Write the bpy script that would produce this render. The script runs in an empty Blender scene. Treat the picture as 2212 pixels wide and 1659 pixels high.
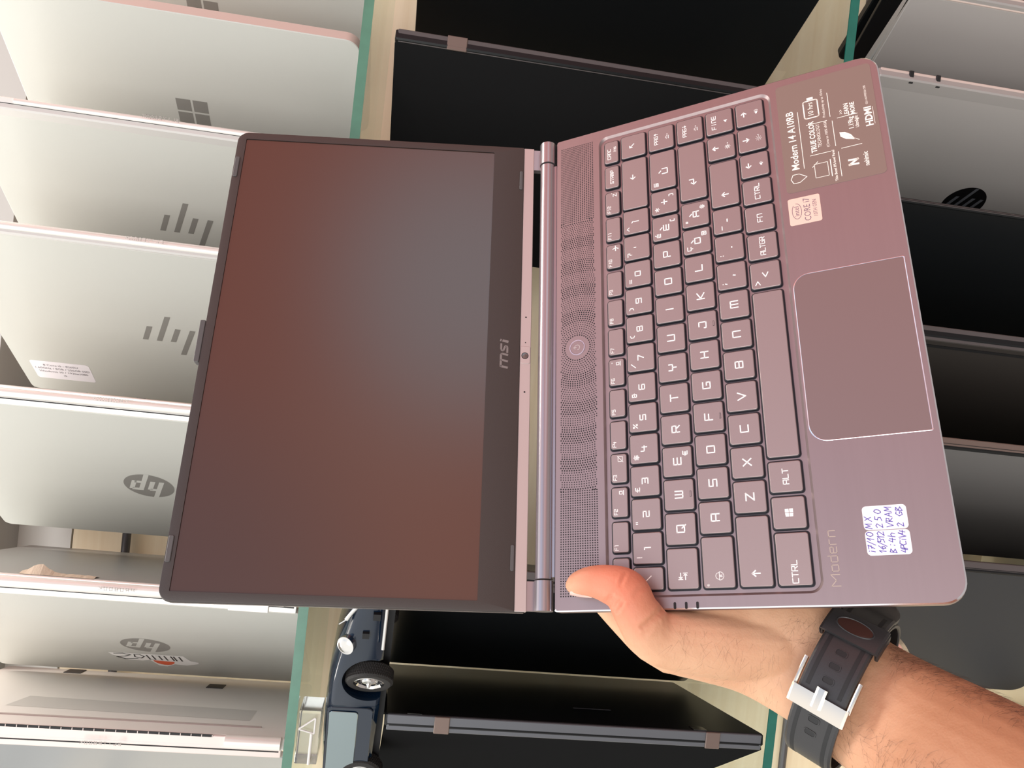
import bpy, bmesh, math, random
from mathutils import Vector, Matrix
from math import sin, cos, pi, radians as RD, sqrt
random.seed(7)
S = bpy.context.scene
COL = S.collection

# ------------------------------------------------------------------ camera
EYE = Vector((0, 0, 1.4))
F_PX = 1750.0
# rows: world X (right along the shelf), Y (into the cabinet), Z (up), in camera axes (right, down, forward)
_dn = Vector((13894, 1520, 1750)).normalized()
_x = Vector((.109, -.994, -.012)); _x = (_x - _dn * _x.dot(_dn)).normalized()
_z = -_dn
_y = _z.cross(_x)
M = Matrix((_x, _y, _z))
cam_d = bpy.data.cameras.new('camera'); cam_d.sensor_width = 36; cam_d.lens = 36 * F_PX / 2212
cam_d.clip_start = .01
cam = bpy.data.objects.new('camera', cam_d); COL.objects.link(cam)
rot = Matrix((M @ Vector((1, 0, 0)), M @ Vector((0, -1, 0)), M @ Vector((0, 0, -1)))).transposed()
cam.matrix_world = Matrix.Translation(EYE) @ rot.to_4x4()
S.camera = cam
S.view_settings.view_transform = 'Standard'; S.view_settings.look = 'None'
S.view_settings.exposure = 0.0; S.view_settings.gamma = 1.0

# ------------------------------------------------------------------ sky / surroundings light
W = bpy.data.worlds.new('shop_front_daylight'); S.world = W; W.use_nodes = True
nt = W.node_tree; nt.nodes.clear()
N = nt.nodes.new; Lk = nt.links.new
tc = N('ShaderNodeTexCoord')
def wdir(az, el):      # azimuth measured from -Y (street side) towards +X
    a, e = RD(az), RD(el)
    return (sin(a) * cos(e), -cos(a) * cos(e), sin(e))
def blob(prev, az, el, inner, outer, colour):
    d = N('ShaderNodeVectorMath'); d.operation = 'DOT_PRODUCT'
    nm = N('ShaderNodeVectorMath'); nm.operation = 'NORMALIZE'
    Lk(tc.outputs['Generated'], nm.inputs[0]); Lk(nm.outputs[0], d.inputs[0]); d.inputs[1].default_value = wdir(az, el)
    m = N('ShaderNodeMapRange'); m.interpolation_type = 'SMOOTHSTEP'
    m.inputs['From Min'].default_value = cos(RD(outer)); m.inputs['From Max'].default_value = cos(RD(inner))
    Lk(d.outputs['Value'], m.inputs['Value'])
    x = N('ShaderNodeMix'); x.data_type = 'RGBA'
    Lk(m.outputs[0], x.inputs[0]); Lk(prev, x.inputs[6]); x.inputs[7].default_value = (*colour, 1)
    return x.outputs[2]
sep = N('ShaderNodeSeparateXYZ'); Lk(tc.outputs['Generated'], sep.inputs[0])
ramp = N('ShaderNodeValToRGB'); mr = N('ShaderNodeMapRange'); mr.inputs['From Min'].default_value = -1; mr.inputs['From Max'].default_value = 1
Lk(sep.outputs['Z'], mr.inputs['Value']); Lk(mr.outputs[0], ramp.inputs['Fac'])
cr = ramp.color_ramp
cr.elements[0].position = 0; cr.elements[0].color = (.22, .21, .2, 1)
cr.elements[1].position = 1; cr.elements[1].color = (1.7, 1.75, 1.8, 1)
for p, c in ((.42, (.35, .33, .31, 1)), (.52, (.85, .84, .8, 1)), (.7, (1.15, 1.15, 1.13, 1)), (.88, (1.3, 1.3, 1.3, 1))):
    e = cr.elements.new(p); e.color = c
c0 = ramp.outputs['Color']
c0 = blob(c0, 66, 27, 27, 60, (1.08, .40, .34))       # sunlit red brick frontage across the street, right
c0 = blob(c0, 33, 13, 3, 13, (1.45, .72, .58))       # warm bright patch added for the brown reflection in the screen
c0 = blob(c0, 50, 6, 4, 13, (1.3, 1.7, 1.9))        # cool pale patch added for the blob reflected in the screen
c0 = blob(c0, 22, 50, 8, 32, (.80, 1.0, 1.3))
c0 = blob(c0, 24, 27, 5, 20, (.40, .46, .56))        # dull grey patch added to dim one corner of the screen's reflection
c0 = blob(c0, -45, 28, 18, 55, (1.55, 1.55, 1.5))        # bright sky on the left
bg = N('ShaderNodeBackground'); out = N('ShaderNodeOutputWorld')
Lk(c0, bg.inputs['Color']); bg.inputs['Strength'].default_value = 1.0; Lk(bg.outputs[0], out.inputs[0])

sd = bpy.data.lights.new('open_sky', 'AREA'); sd.shape = 'RECTANGLE'; sd.size = 1.6; sd.size_y = 1.2; sd.energy = 26; sd.color = (1, .98, .95)
so = bpy.data.objects.new('open_sky', sd); COL.objects.link(so)
so.location = EYE + Vector((-.5, -1.7, .95))
so.rotation_euler = (Vector((0, .6, -.1)) - Vector((-.5, -1.7, .95))).to_track_quat('-Z', 'Y').to_euler()

cd = bpy.data.lights.new('cabinet_fill_light', 'AREA'); cd.shape = 'RECTANGLE'; cd.size = 1.9; cd.size_y = .12; cd.energy = 13; cd.color = (1, .95, .86)  # unseen fill lamp, added to brighten the lids' far ends and the back panel
co = bpy.data.objects.new('cabinet_fill_light', cd); COL.objects.link(co); co.location = EYE + Vector((0, .74, .85))
# ------------------------------------------------------------------ materials
MATS = {}
def mat(name, col=(.5, .5, .5), rough=.5, metal=0., spec=.5, bump=0., bscale=200., vary=0., vscale=6., stretch=None, coat=0., trans=0., sss=0., coords='Object'):
    if name in MATS: return MATS[name]
    m = bpy.data.materials.new(name); m.use_nodes = True; t = m.node_tree; b = t.nodes['Principled BSDF']
    b.inputs['Base Color'].default_value = (*col, 1); b.inputs['Roughness'].default_value = rough
    b.inputs['Metallic'].default_value = metal; b.inputs['Specular IOR Level'].default_value = spec
    b.inputs['Coat Weight'].default_value = coat; b.inputs['Coat Roughness'].default_value = .05
    b.inputs['Transmission Weight'].default_value = trans
    if sss: b.inputs['Subsurface Weight'].default_value = sss; b.inputs['Subsurface Scale'].default_value = .004; b.inputs['Subsurface Radius'].default_value = (1, .35, .2)
    tcn = t.nodes.new('ShaderNodeTexCoord'); mp = t.nodes.new('ShaderNodeMapping'); t.links.new(tcn.outputs[coords], mp.inputs[0])
    if stretch: mp.inputs['Scale'].default_value = stretch
    if vary:
        n = t.nodes.new('ShaderNodeTexNoise'); n.inputs['Scale'].default_value = vscale; n.inputs['Detail'].default_value = 4
        t.links.new(mp.outputs[0], n.inputs['Vector'])
        r = t.nodes.new('ShaderNodeMix'); r.data_type = 'RGBA'; t.links.new(n.outputs['Fac'], r.inputs[0])
        r.inputs[6].default_value = (*[c * (1 - vary) for c in col], 1); r.inputs[7].default_value = (*[min(1, c * (1 + vary)) for c in col], 1)
        t.links.new(r.outputs[2], b.inputs['Base Color'])
    if bump:
        n2 = t.nodes.new('ShaderNodeTexNoise'); n2.inputs['Scale'].default_value = bscale; n2.inputs['Detail'].default_value = 3
        t.links.new(mp.outputs[0], n2.inputs['Vector'])
        bp = t.nodes.new('ShaderNodeBump'); bp.inputs['Strength'].default_value = bump; bp.inputs['Distance'].default_value = .001
        t.links.new(n2.outputs['Fac'], bp.inputs['Height']); t.links.new(bp.outputs[0], b.inputs['Normal'])
    MATS[name] = m; return m

DECK = mat('anodised_deck', (.345, .268, .27), .42, .88, vary=.04, vscale=300, stretch=(.02, 1, 1))
KEYM = mat('key_cap', (.350, .275, .272), .5, .75, bump=.05, bscale=3000)
KSIDE = mat('key_side', (.012, .01, .016), .5)
WHITE = mat('legend_white', (.9, .88, .86), .5)
EDGE = mat('polished_edge', (.75, .75, .8), .18, 1)
BEZEL = mat('bezel_plastic', (.045, .034, .03), .42, bump=.08, bscale=2500)
SCREEN = mat('matte_screen', (.062, .023, .013), .22, 0, spec=1.0)
CHIN = mat('chin_metal', (.60, .51, .49), .45, .7)
HINGE = mat('hinge_metal', (.42, .38, .40), .3, .85)
BLACK = mat('black_gap', (.004, .004, .005), .6)
HOLE = mat('speaker_hole', (.012, .010, .012), .8)
RUBBER = mat('rubber_bump', (.09, .085, .085), .6)
PADM = mat('touchpad_glass', (.235, .165, .16), .38, .45)
LOGO = mat('grey_logo', (.22, .19, .18), .45, .2)
LIDLOGO = mat('logo_inlay', (.27, .26, .24), .4, .2)
STK = mat('grey_sticker', (.24, .175, .15), .4, .25)
STKW = mat('sticker_print', (.95, .88, .80), .5)
INTEL = mat('cpu_sticker', (.85, .62, .52), .32, .25)
INTELT = mat('cpu_sticker_print', (.20, .14, .18), .4)
PAPER = mat('paper_label', (.82, .78, .82), .7)
INK = mat('pen_ink', (.12, .09, .42), .5)
ENGR = mat('engraved_text', (.50, .40, .33), .4, .5)
SILVER = mat('silver_lid', (.55, .55, .51), .42, .0, bump=.03, bscale=2000)
SILVERB = mat('bluish_silver_lid', (.35, .37, .385), .4, .1)
SPINE = mat('bright_hinge', (.82, .79, .74), .3, .25)
SPINEP = mat('pinkish_hinge', (.72, .62, .58), .35, .25)
PINK = mat('pink_band', (.70, .56, .50), .4, .2)
GREYB = mat('grey_underside', (.62, .60, .575), .45, .0)
DGREYB = mat('dark_grey_underside', (.33, .325, .31), .35, .1)
STRIP = mat('grille_strip', (.62, .60, .57), .5)
BLK = mat('black_lid', (.008, .009, .010), .35, 0, spec=.22, bump=.02, bscale=1500)
BLK2 = mat('soft_black_lid', (.0135, .0135, .014), .6, 0, spec=.0)
BRSP = mat('dark_spine', (.10, .085, .085), .42, .3)
BRTAB = mat('hinge_tab_bronze', (.20, .145, .125), .4, .5)
GUN = mat('gunmetal_lid', (.38, .355, .34), .38, .15)
GUNSP = mat('gunmetal_spine', (.13, .135, .15), .45, .4)
BLUEG = mat('blue_grey_lid', (.034, .036, .042), .5, .0, spec=.08)
WOOD = None
def wood(name, a, b):
    m = bpy.data.materials.new(name); m.use_nodes = True; t = m.node_tree; p = t.nodes['Principled BSDF']; p.inputs['Roughness'].default_value = .5
    tcn = t.nodes.new('ShaderNodeTexCoord'); mp = t.nodes.new('ShaderNodeMapping'); mp.inputs['Scale'].default_value = (1.3, 1.3, 26)
    n = t.nodes.new('ShaderNodeTexNoise'); n.inputs['Scale'].default_value = 3; n.inputs['Detail'].default_value = 6; n.inputs['Distortion'].default_value = .6
    r = t.nodes.new('ShaderNodeValToRGB'); r.color_ramp.elements[0].color = (*a, 1); r.color_ramp.elements[1].color = (*b, 1)
    r.color_ramp.elements[0].position = .3; r.color_ramp.elements[1].position = .7
    t.links.new(tcn.outputs['Object'], mp.inputs[0]); t.links.new(mp.outputs[0], n.inputs['Vector']); t.links.new(n.outputs['Fac'], r.inputs['Fac']); t.links.new(r.outputs[0], p.inputs['Base Color'])
    return m
WOOD = wood('light_wood', (.84, .69, .47), (.93, .81, .60))
WALLW = mat('white_laminate', (.62, .60, .57), .4)
def glass_sheet():
    m = bpy.data.materials.new('shelf_glass'); m.use_nodes = True; t = m.node_tree; t.nodes.clear()
    o = t.nodes.new('ShaderNodeOutputMaterial'); tr = t.nodes.new('ShaderNodeBsdfTransparent'); tr.inputs[0].default_value = (.955, .985, .97, 1)
    g = t.nodes.new('ShaderNodeBsdfGlossy'); g.inputs['Roughness'].default_value = .03; g.inputs[0].default_value = (.9, .95, .92, 1)
    mx = t.nodes.new('ShaderNodeMixShader'); ge = t.nodes.new('ShaderNodeNewGeometry'); dt = t.nodes.new('ShaderNodeVectorMath'); dt.operation = 'DOT_PRODUCT'
    t.links.new(ge.outputs['Incoming'], dt.inputs[0]); t.links.new(ge.outputs['Normal'], dt.inputs[1]); prev = dt.outputs['Value']
    for op, a_, b_ in (('ABSOLUTE', None, None), ('SUBTRACT', 1.0, None), ('POWER', None, 5.0), ('MULTIPLY_ADD', None, .9)):
        n_ = t.nodes.new('ShaderNodeMath'); n_.operation = op
        if op == 'SUBTRACT': n_.inputs[0].default_value = 1; t.links.new(prev, n_.inputs[1])
        else: t.links.new(prev, n_.inputs[0])
        if b_ is not None: n_.inputs[1].default_value = b_
        if op == 'MULTIPLY_ADD': n_.inputs[2].default_value = .03
        prev = n_.outputs[0]
    fr = n_
    t.links.new(fr.outputs[0], mx.inputs[0]); t.links.new(tr.outputs[0], mx.inputs[1]); t.links.new(g.outputs[0], mx.inputs[2]); t.links.new(mx.outputs[0], o.inputs[0])
    return m
GLASS = glass_sheet()
GEDGE = mat('green_glass_edge', (.075, .22, .15), .15, 0, spec=.8, vary=.25, vscale=60)
GEDGED = mat('deep_green_glass_edge', (.01, .13, .095), .15, 0, spec=.6, vary=.3, vscale=60)

def skin_mat():
    m = bpy.data.materials.new('skin'); m.use_nodes = True; t = m.node_tree; b = t.nodes['Principled BSDF']
    b.inputs['Roughness'].default_value = .52; b.inputs['Subsurface Weight'].default_value = .12; b.inputs['Subsurface Scale'].default_value = .003
    b.inputs['Subsurface Radius'].default_value = (1, .35, .2); b.inputs['Specular IOR Level'].default_value = .35
    tcn = t.nodes.new('ShaderNodeTexCoord')
    n = t.nodes.new('ShaderNodeTexNoise'); n.inputs['Scale'].default_value = 28; n.inputs['Detail'].default_value = 5; t.links.new(tcn.outputs['Object'], n.inputs['Vector'])
    r = t.nodes.new('ShaderNodeValToRGB'); e = r.color_ramp.elements
    e[0].position = .3; e[0].color = (.62, .33, .195, 1); e[1].position = .72; e[1].color = (.73, .44, .275, 1)
    t.links.new(n.outputs['Fac'], r.inputs['Fac'])
    # thumb skin is naturally redder
    vm = t.nodes.new('ShaderNodeVectorMath'); vm.operation = 'DISTANCE'; t.links.new(tcn.outputs['Object'], vm.inputs[0]); SKIN_RED.append(vm)
    mr = t.nodes.new('ShaderNodeMapRange'); mr.interpolation_type = 'SMOOTHSTEP'; mr.inputs['From Min'].default_value = .006; mr.inputs['From Max'].default_value = .042
    mr.inputs['To Min'].default_value = .8; mr.inputs['To Max'].default_value = 0
    t.links.new(vm.outputs['Value'], mr.inputs['Value'])
    mx = t.nodes.new('ShaderNodeMix'); mx.data_type = 'RGBA'; t.links.new(mr.outputs[0], mx.inputs[0]); t.links.new(r.outputs[0], mx.inputs[6]); mx.inputs[7].default_value = (.64, .17, .10, 1)
    # forearm darkens beyond the strap: tan plus some shade put into the colour
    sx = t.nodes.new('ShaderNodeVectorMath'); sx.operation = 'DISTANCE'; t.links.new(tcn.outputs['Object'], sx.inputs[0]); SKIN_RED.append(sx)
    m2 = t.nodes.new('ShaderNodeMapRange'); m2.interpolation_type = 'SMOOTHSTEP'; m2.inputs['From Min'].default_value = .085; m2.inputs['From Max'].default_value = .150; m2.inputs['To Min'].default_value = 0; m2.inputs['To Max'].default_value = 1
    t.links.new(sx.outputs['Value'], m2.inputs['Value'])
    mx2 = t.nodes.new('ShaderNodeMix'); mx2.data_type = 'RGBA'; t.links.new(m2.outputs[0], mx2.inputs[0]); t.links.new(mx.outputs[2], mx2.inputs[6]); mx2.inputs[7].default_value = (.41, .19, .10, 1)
    t.links.new(mx2.outputs[2], b.inputs['Base Color'])
    v = t.nodes.new('ShaderNodeTexVoronoi'); v.inputs['Scale'].default_value = 900; t.links.new(tcn.outputs['Object'], v.inputs['Vector'])
    n2 = t.nodes.new('ShaderNodeTexNoise'); n2.inputs['Scale'].default_value = 160; n2.inputs['Detail'].default_value = 4; t.links.new(tcn.outputs['Object'], n2.inputs['Vector'])
    ad = t.nodes.new('ShaderNodeMath'); ad.operation = 'MULTIPLY_ADD'; ad.inputs[1].default_value = .15; t.links.new(v.outputs['Distance'], ad.inputs[0]); t.links.new(n2.outputs['Fac'], ad.inputs[2])
    bp = t.nodes.new('ShaderNodeBump'); bp.inputs['Strength'].default_value = .35; bp.inputs['Distance'].default_value = .0012; t.links.new(ad.outputs[0], bp.inputs['Height'])
    t.links.new(bp.outputs[0], b.inputs['Normal'])
    return m
SKIN_RED = []
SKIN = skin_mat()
NAIL = mat('thumb_nail', (.84, .56, .48), .28, 0, spec=.6)
HAIR = mat('arm_hair', (.045, .022, .014), .5)
STRAP = mat('black_rubber_strap', (.022, .021, .022), .42, 0, spec=.5, bump=.06, bscale=900)
STEEL = mat('polished_steel', (.62, .56, .50), .22, 1)
NAVY = mat('navy_car_paint', (.004, .012, .028), .13, 0, spec=.45, coat=.25)
TYRE = mat('tyre_rubber', (.02, .018, .017), .7, bump=.5, bscale=1500)
CHROME = mat('chrome', (.62, .60, .58), .12, 1)
CARGLASS = mat('reflective_window', (.26, .31, .32), .05, .85)
CLEAR = mat('clear_acrylic', (.9, .93, .92), .08, 0, trans=.9)
WHITEM = mat('white_metal', (.78, .77, .74), .4)
DRED = mat('orange_sun', (.85, .12, .03), .5)

# ------------------------------------------------------------------ mesh helper (all lengths in metres)
class MB:
    def __init__(s): s.v = []; s.f = []; s.m = []; s.T = None
    def add(s, vs, fs, mi=0):
        o = len(s.v)
        s.v += [tuple(s.T @ Vector(p)) for p in vs] if s.T is not None else [tuple(p) for p in vs]
        s.f += [tuple(i + o for i in f) for f in fs]; s.m += [mi] * len(fs)
    def box(s, x0, x1, y0, y1, z0, z1, mi=0):
        s.add([(x, y, z) for z in (z0, z1) for y in (y0, y1) for x in (x0, x1)],
              [(0, 2, 3, 1), (4, 5, 7, 6), (0, 1, 5, 4), (2, 6, 7, 3), (0, 4, 6, 2), (1, 3, 7, 5)], mi)
    def rings(s, R, mi=0, cap0=True, cap1=True, closed=True, mis=None):
        n = len(R[0]); vs = [p for r in R for p in r]; o = len(s.v)
        for k in range(len(R) - 1):
            fs = [(k * n + i, k * n + (i + 1) % n, (k + 1) * n + (i + 1) % n, (k + 1) * n + i) for i in range(n if closed else n - 1)]
            if k == 0: s.add(vs, fs, mis[k] if mis else mi)
            else:
                s.f += [tuple(i + o for i in f) for f in fs]; s.m += [(mis[k] if mis else mi)] * len(fs)
        if cap0: s.f.append(tuple(o + i for i in reversed(range(n)))); s.m.append(mis[0] if mis else mi)
        if cap1: s.f.append(tuple(o + (len(R) - 1) * n + i for i in range(n))); s.m.append(mis[-1] if mis else mi)
    def slab(s, x0, x1, y0, y1, z0, z1, r=.003, ch=.0005, mi=0, rr=None, mtop=None, mside=None, seg=6, chb=None):
        """rounded rectangle slab with chamfered rims; rr = 4 corner radii (x1y1, x0y1, x0y0, x1y0)"""
        chb = ch if chb is None else chb
        A = rrect(x0, x1, y0, y1, r, rr, seg); B = rrect(x0 + ch, x1 - ch, y0 + ch, y1 - ch, max(r - ch, 1e-5), [max(q - ch, 1e-5) for q in rr] if rr else None, seg)
        Cb = rrect(x0 + chb, x1 - chb, y0 + chb, y1 - chb, max(r - chb, 1e-5), [max(q - chb, 1e-5) for q in rr] if rr else None, seg)
        ms = mside if mside is not None else mi
        s.rings([[(x, y, z0) for x, y in Cb], [(x, y, z0 + chb) for x, y in A], [(x, y, z1 - ch) for x, y in A], [(x, y, z1) for x, y in B]],
                mis=[ms, ms, ms if ch < .0004 else mi, ], mi=mi, cap1=False)
        n = len(B); o = len(s.v)
        s.add([(x, y, z1) for x, y in B], [tuple(range(n))], mtop if mtop is not None else mi)
    def poly(s, pts, z0, z1, mi=0):
        n = len(pts); s.rings([[(x, y, z0) for x, y in pts], [(x, y, z1) for x, y in pts]], mi)
    def flat(s, pts, z, mi=0): s.add([(x, y, z) for x, y in pts], [tuple(range(len(pts)))], mi)
    def stroke(s, P, w, z, mi=0, ext=True):
        for (x0, y0), (x1, y1) in zip(P[:-1], P[1:]):
            d = Vector((x1 - x0, y1 - y0)); l = d.length
            if l < 1e-7: continue
            d /= l; n = Vector((-d.y, d.x)) * w / 2; e = d * (w / 2 if ext else 0)
            a = Vector((x0, y0)) - e; b = Vector((x1, y1)) + e
            s.add([(a.x - n.x, a.y - n.y, z), (b.x - n.x, b.y - n.y, z), (b.x + n.x, b.y + n.y, z), (a.x + n.x, a.y + n.y, z)], [(0, 1, 2, 3)], mi)
    def cyl(s, p0, p1, r0, r1=None, n=24, mi=0, cap=True):
        p0 = Vector(p0); p1 = Vector(p1); r1 = r0 if r1 is None else r1; d = (p1 - p0).normalized()
        u = d.orthogonal().normalized(); v = d.cross(u)
        s.rings([[tuple(p + (u * cos(2 * pi * i / n) + v * sin(2 * pi * i / n)) * r) for i in range(n)] for p, r in ((p0, r0), (p1, r1))], mi, cap, cap)
    def lathe(s, c, axis, prof, n=32, mi=0, cap=True, mis=None):
        c = Vector(c); d = Vector(axis).normalized(); u = d.orthogonal().normalized(); v = d.cross(u)
        s.rings([[tuple(c + d * h + (u * cos(2 * pi * i / n) + v * sin(2 * pi * i / n)) * r) for i in range(n)] for h, r in prof], mi, cap, cap, mis=mis)
    def build(s, name, mats, parent=None, loc=None, smooth=True, mw=None, ang=24):
        me = bpy.data.meshes.new(name); me.from_pydata(s.v, [], s.f)
        for m in (mats if isinstance(mats, (list, tuple)) else [mats]): me.materials.append(m)
        for p, mi in zip(me.polygons, s.m): p.material_index = mi
        me.validate(); bm = bmesh.new(); bm.from_mesh(me); 
        bmesh.ops.recalc_face_normals(bm, faces=[f for f in bm.faces if len(f.verts) > 0 and any(len(e.link_faces) > 1 for e in f.edges)])
        for f in bm.faces:
            if not any(len(e.link_faces) > 1 for e in f.edges) and s.T is None and f.normal.z < 0 and abs(f.normal.z) > .9: f.normal_flip()
        bm.to_mesh(me); bm.free()
        if smooth: me.shade_smooth(); me.set_sharp_from_angle(angle=RD(ang))
        o = bpy.data.objects.new(name, me); COL.objects.link(o)
        if parent is not None: o.parent = parent
        if mw is not None: o.matrix_local = mw
        elif loc is not None: o.location = loc
        return o
def rrect(x0, x1, y0, y1, r, rr=None, seg=6):
    rr = rr or [r] * 4; P = []
    for (cx, cy, a0), q in zip(((x1, y1, 0), (x0, y1, 90), (x0, y0, 180), (x1, y0, 270)), rr):
        sx = -1 if cx == x1 else 1; sy = -1 if cy == y1 else 1
        for i in range(seg + 1):
            a = RD(a0 + 90 * i / seg); P.append((cx + sx * q + q * cos(a), cy + sy * q + q * sin(a)))
    return P
def text_mesh(body, size, align='CENTER', bold=0.):
    c = bpy.data.curves.new('t', 'FONT'); c.body = body; c.size = size; c.align_x = align; c.align_y = 'CENTER'; c.resolution_u = 2; c.offset = bold
    o = bpy.data.objects.new('t', c); COL.objects.link(o); dg = bpy.context.evaluated_depsgraph_get(); me = bpy.data.meshes.new_from_object(o.evaluated_get(dg))
    vs = [tuple(v.co) for v in me.vertices]; fs = [tuple(p.vertices) for p in me.polygons]
    bpy.data.objects.remove(o); bpy.data.curves.remove(c); bpy.data.meshes.remove(me); return vs, fs
def put_text(mb, body, size, x, y, z, mi=1, rot=0, sx=1, sy=1, align='CENTER', bold=0., shear=0):
    vs, fs = text_mesh(body, size, align, bold); a = RD(rot)
    mb.add([(x + (vx * sx + vy * shear) * cos(a) - vy * sy * sin(a), y + (vx * sx + vy * shear) * sin(a) + vy * sy * cos(a), z) for vx, vy, _ in vs], fs, mi)
def empty(name, mw, label=None, cat=None, group=None):
    o = bpy.data.objects.new(name, None); COL.objects.link(o); o.matrix_world = mw; o.empty_display_size = .02
    tag(o, label, cat, group); return o
def tag(o, label=None, cat=None, group=None, kind=None):
    if label: o['label'] = label
    if cat: o['category'] = cat
    if group: o['group'] = group
    if kind: o['kind'] = kind
    return o
def campt(u, v, z): return EYE + M @ Vector(((u - 1106) / F_PX * z, (v - 829.5) / F_PX * z, z))

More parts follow.
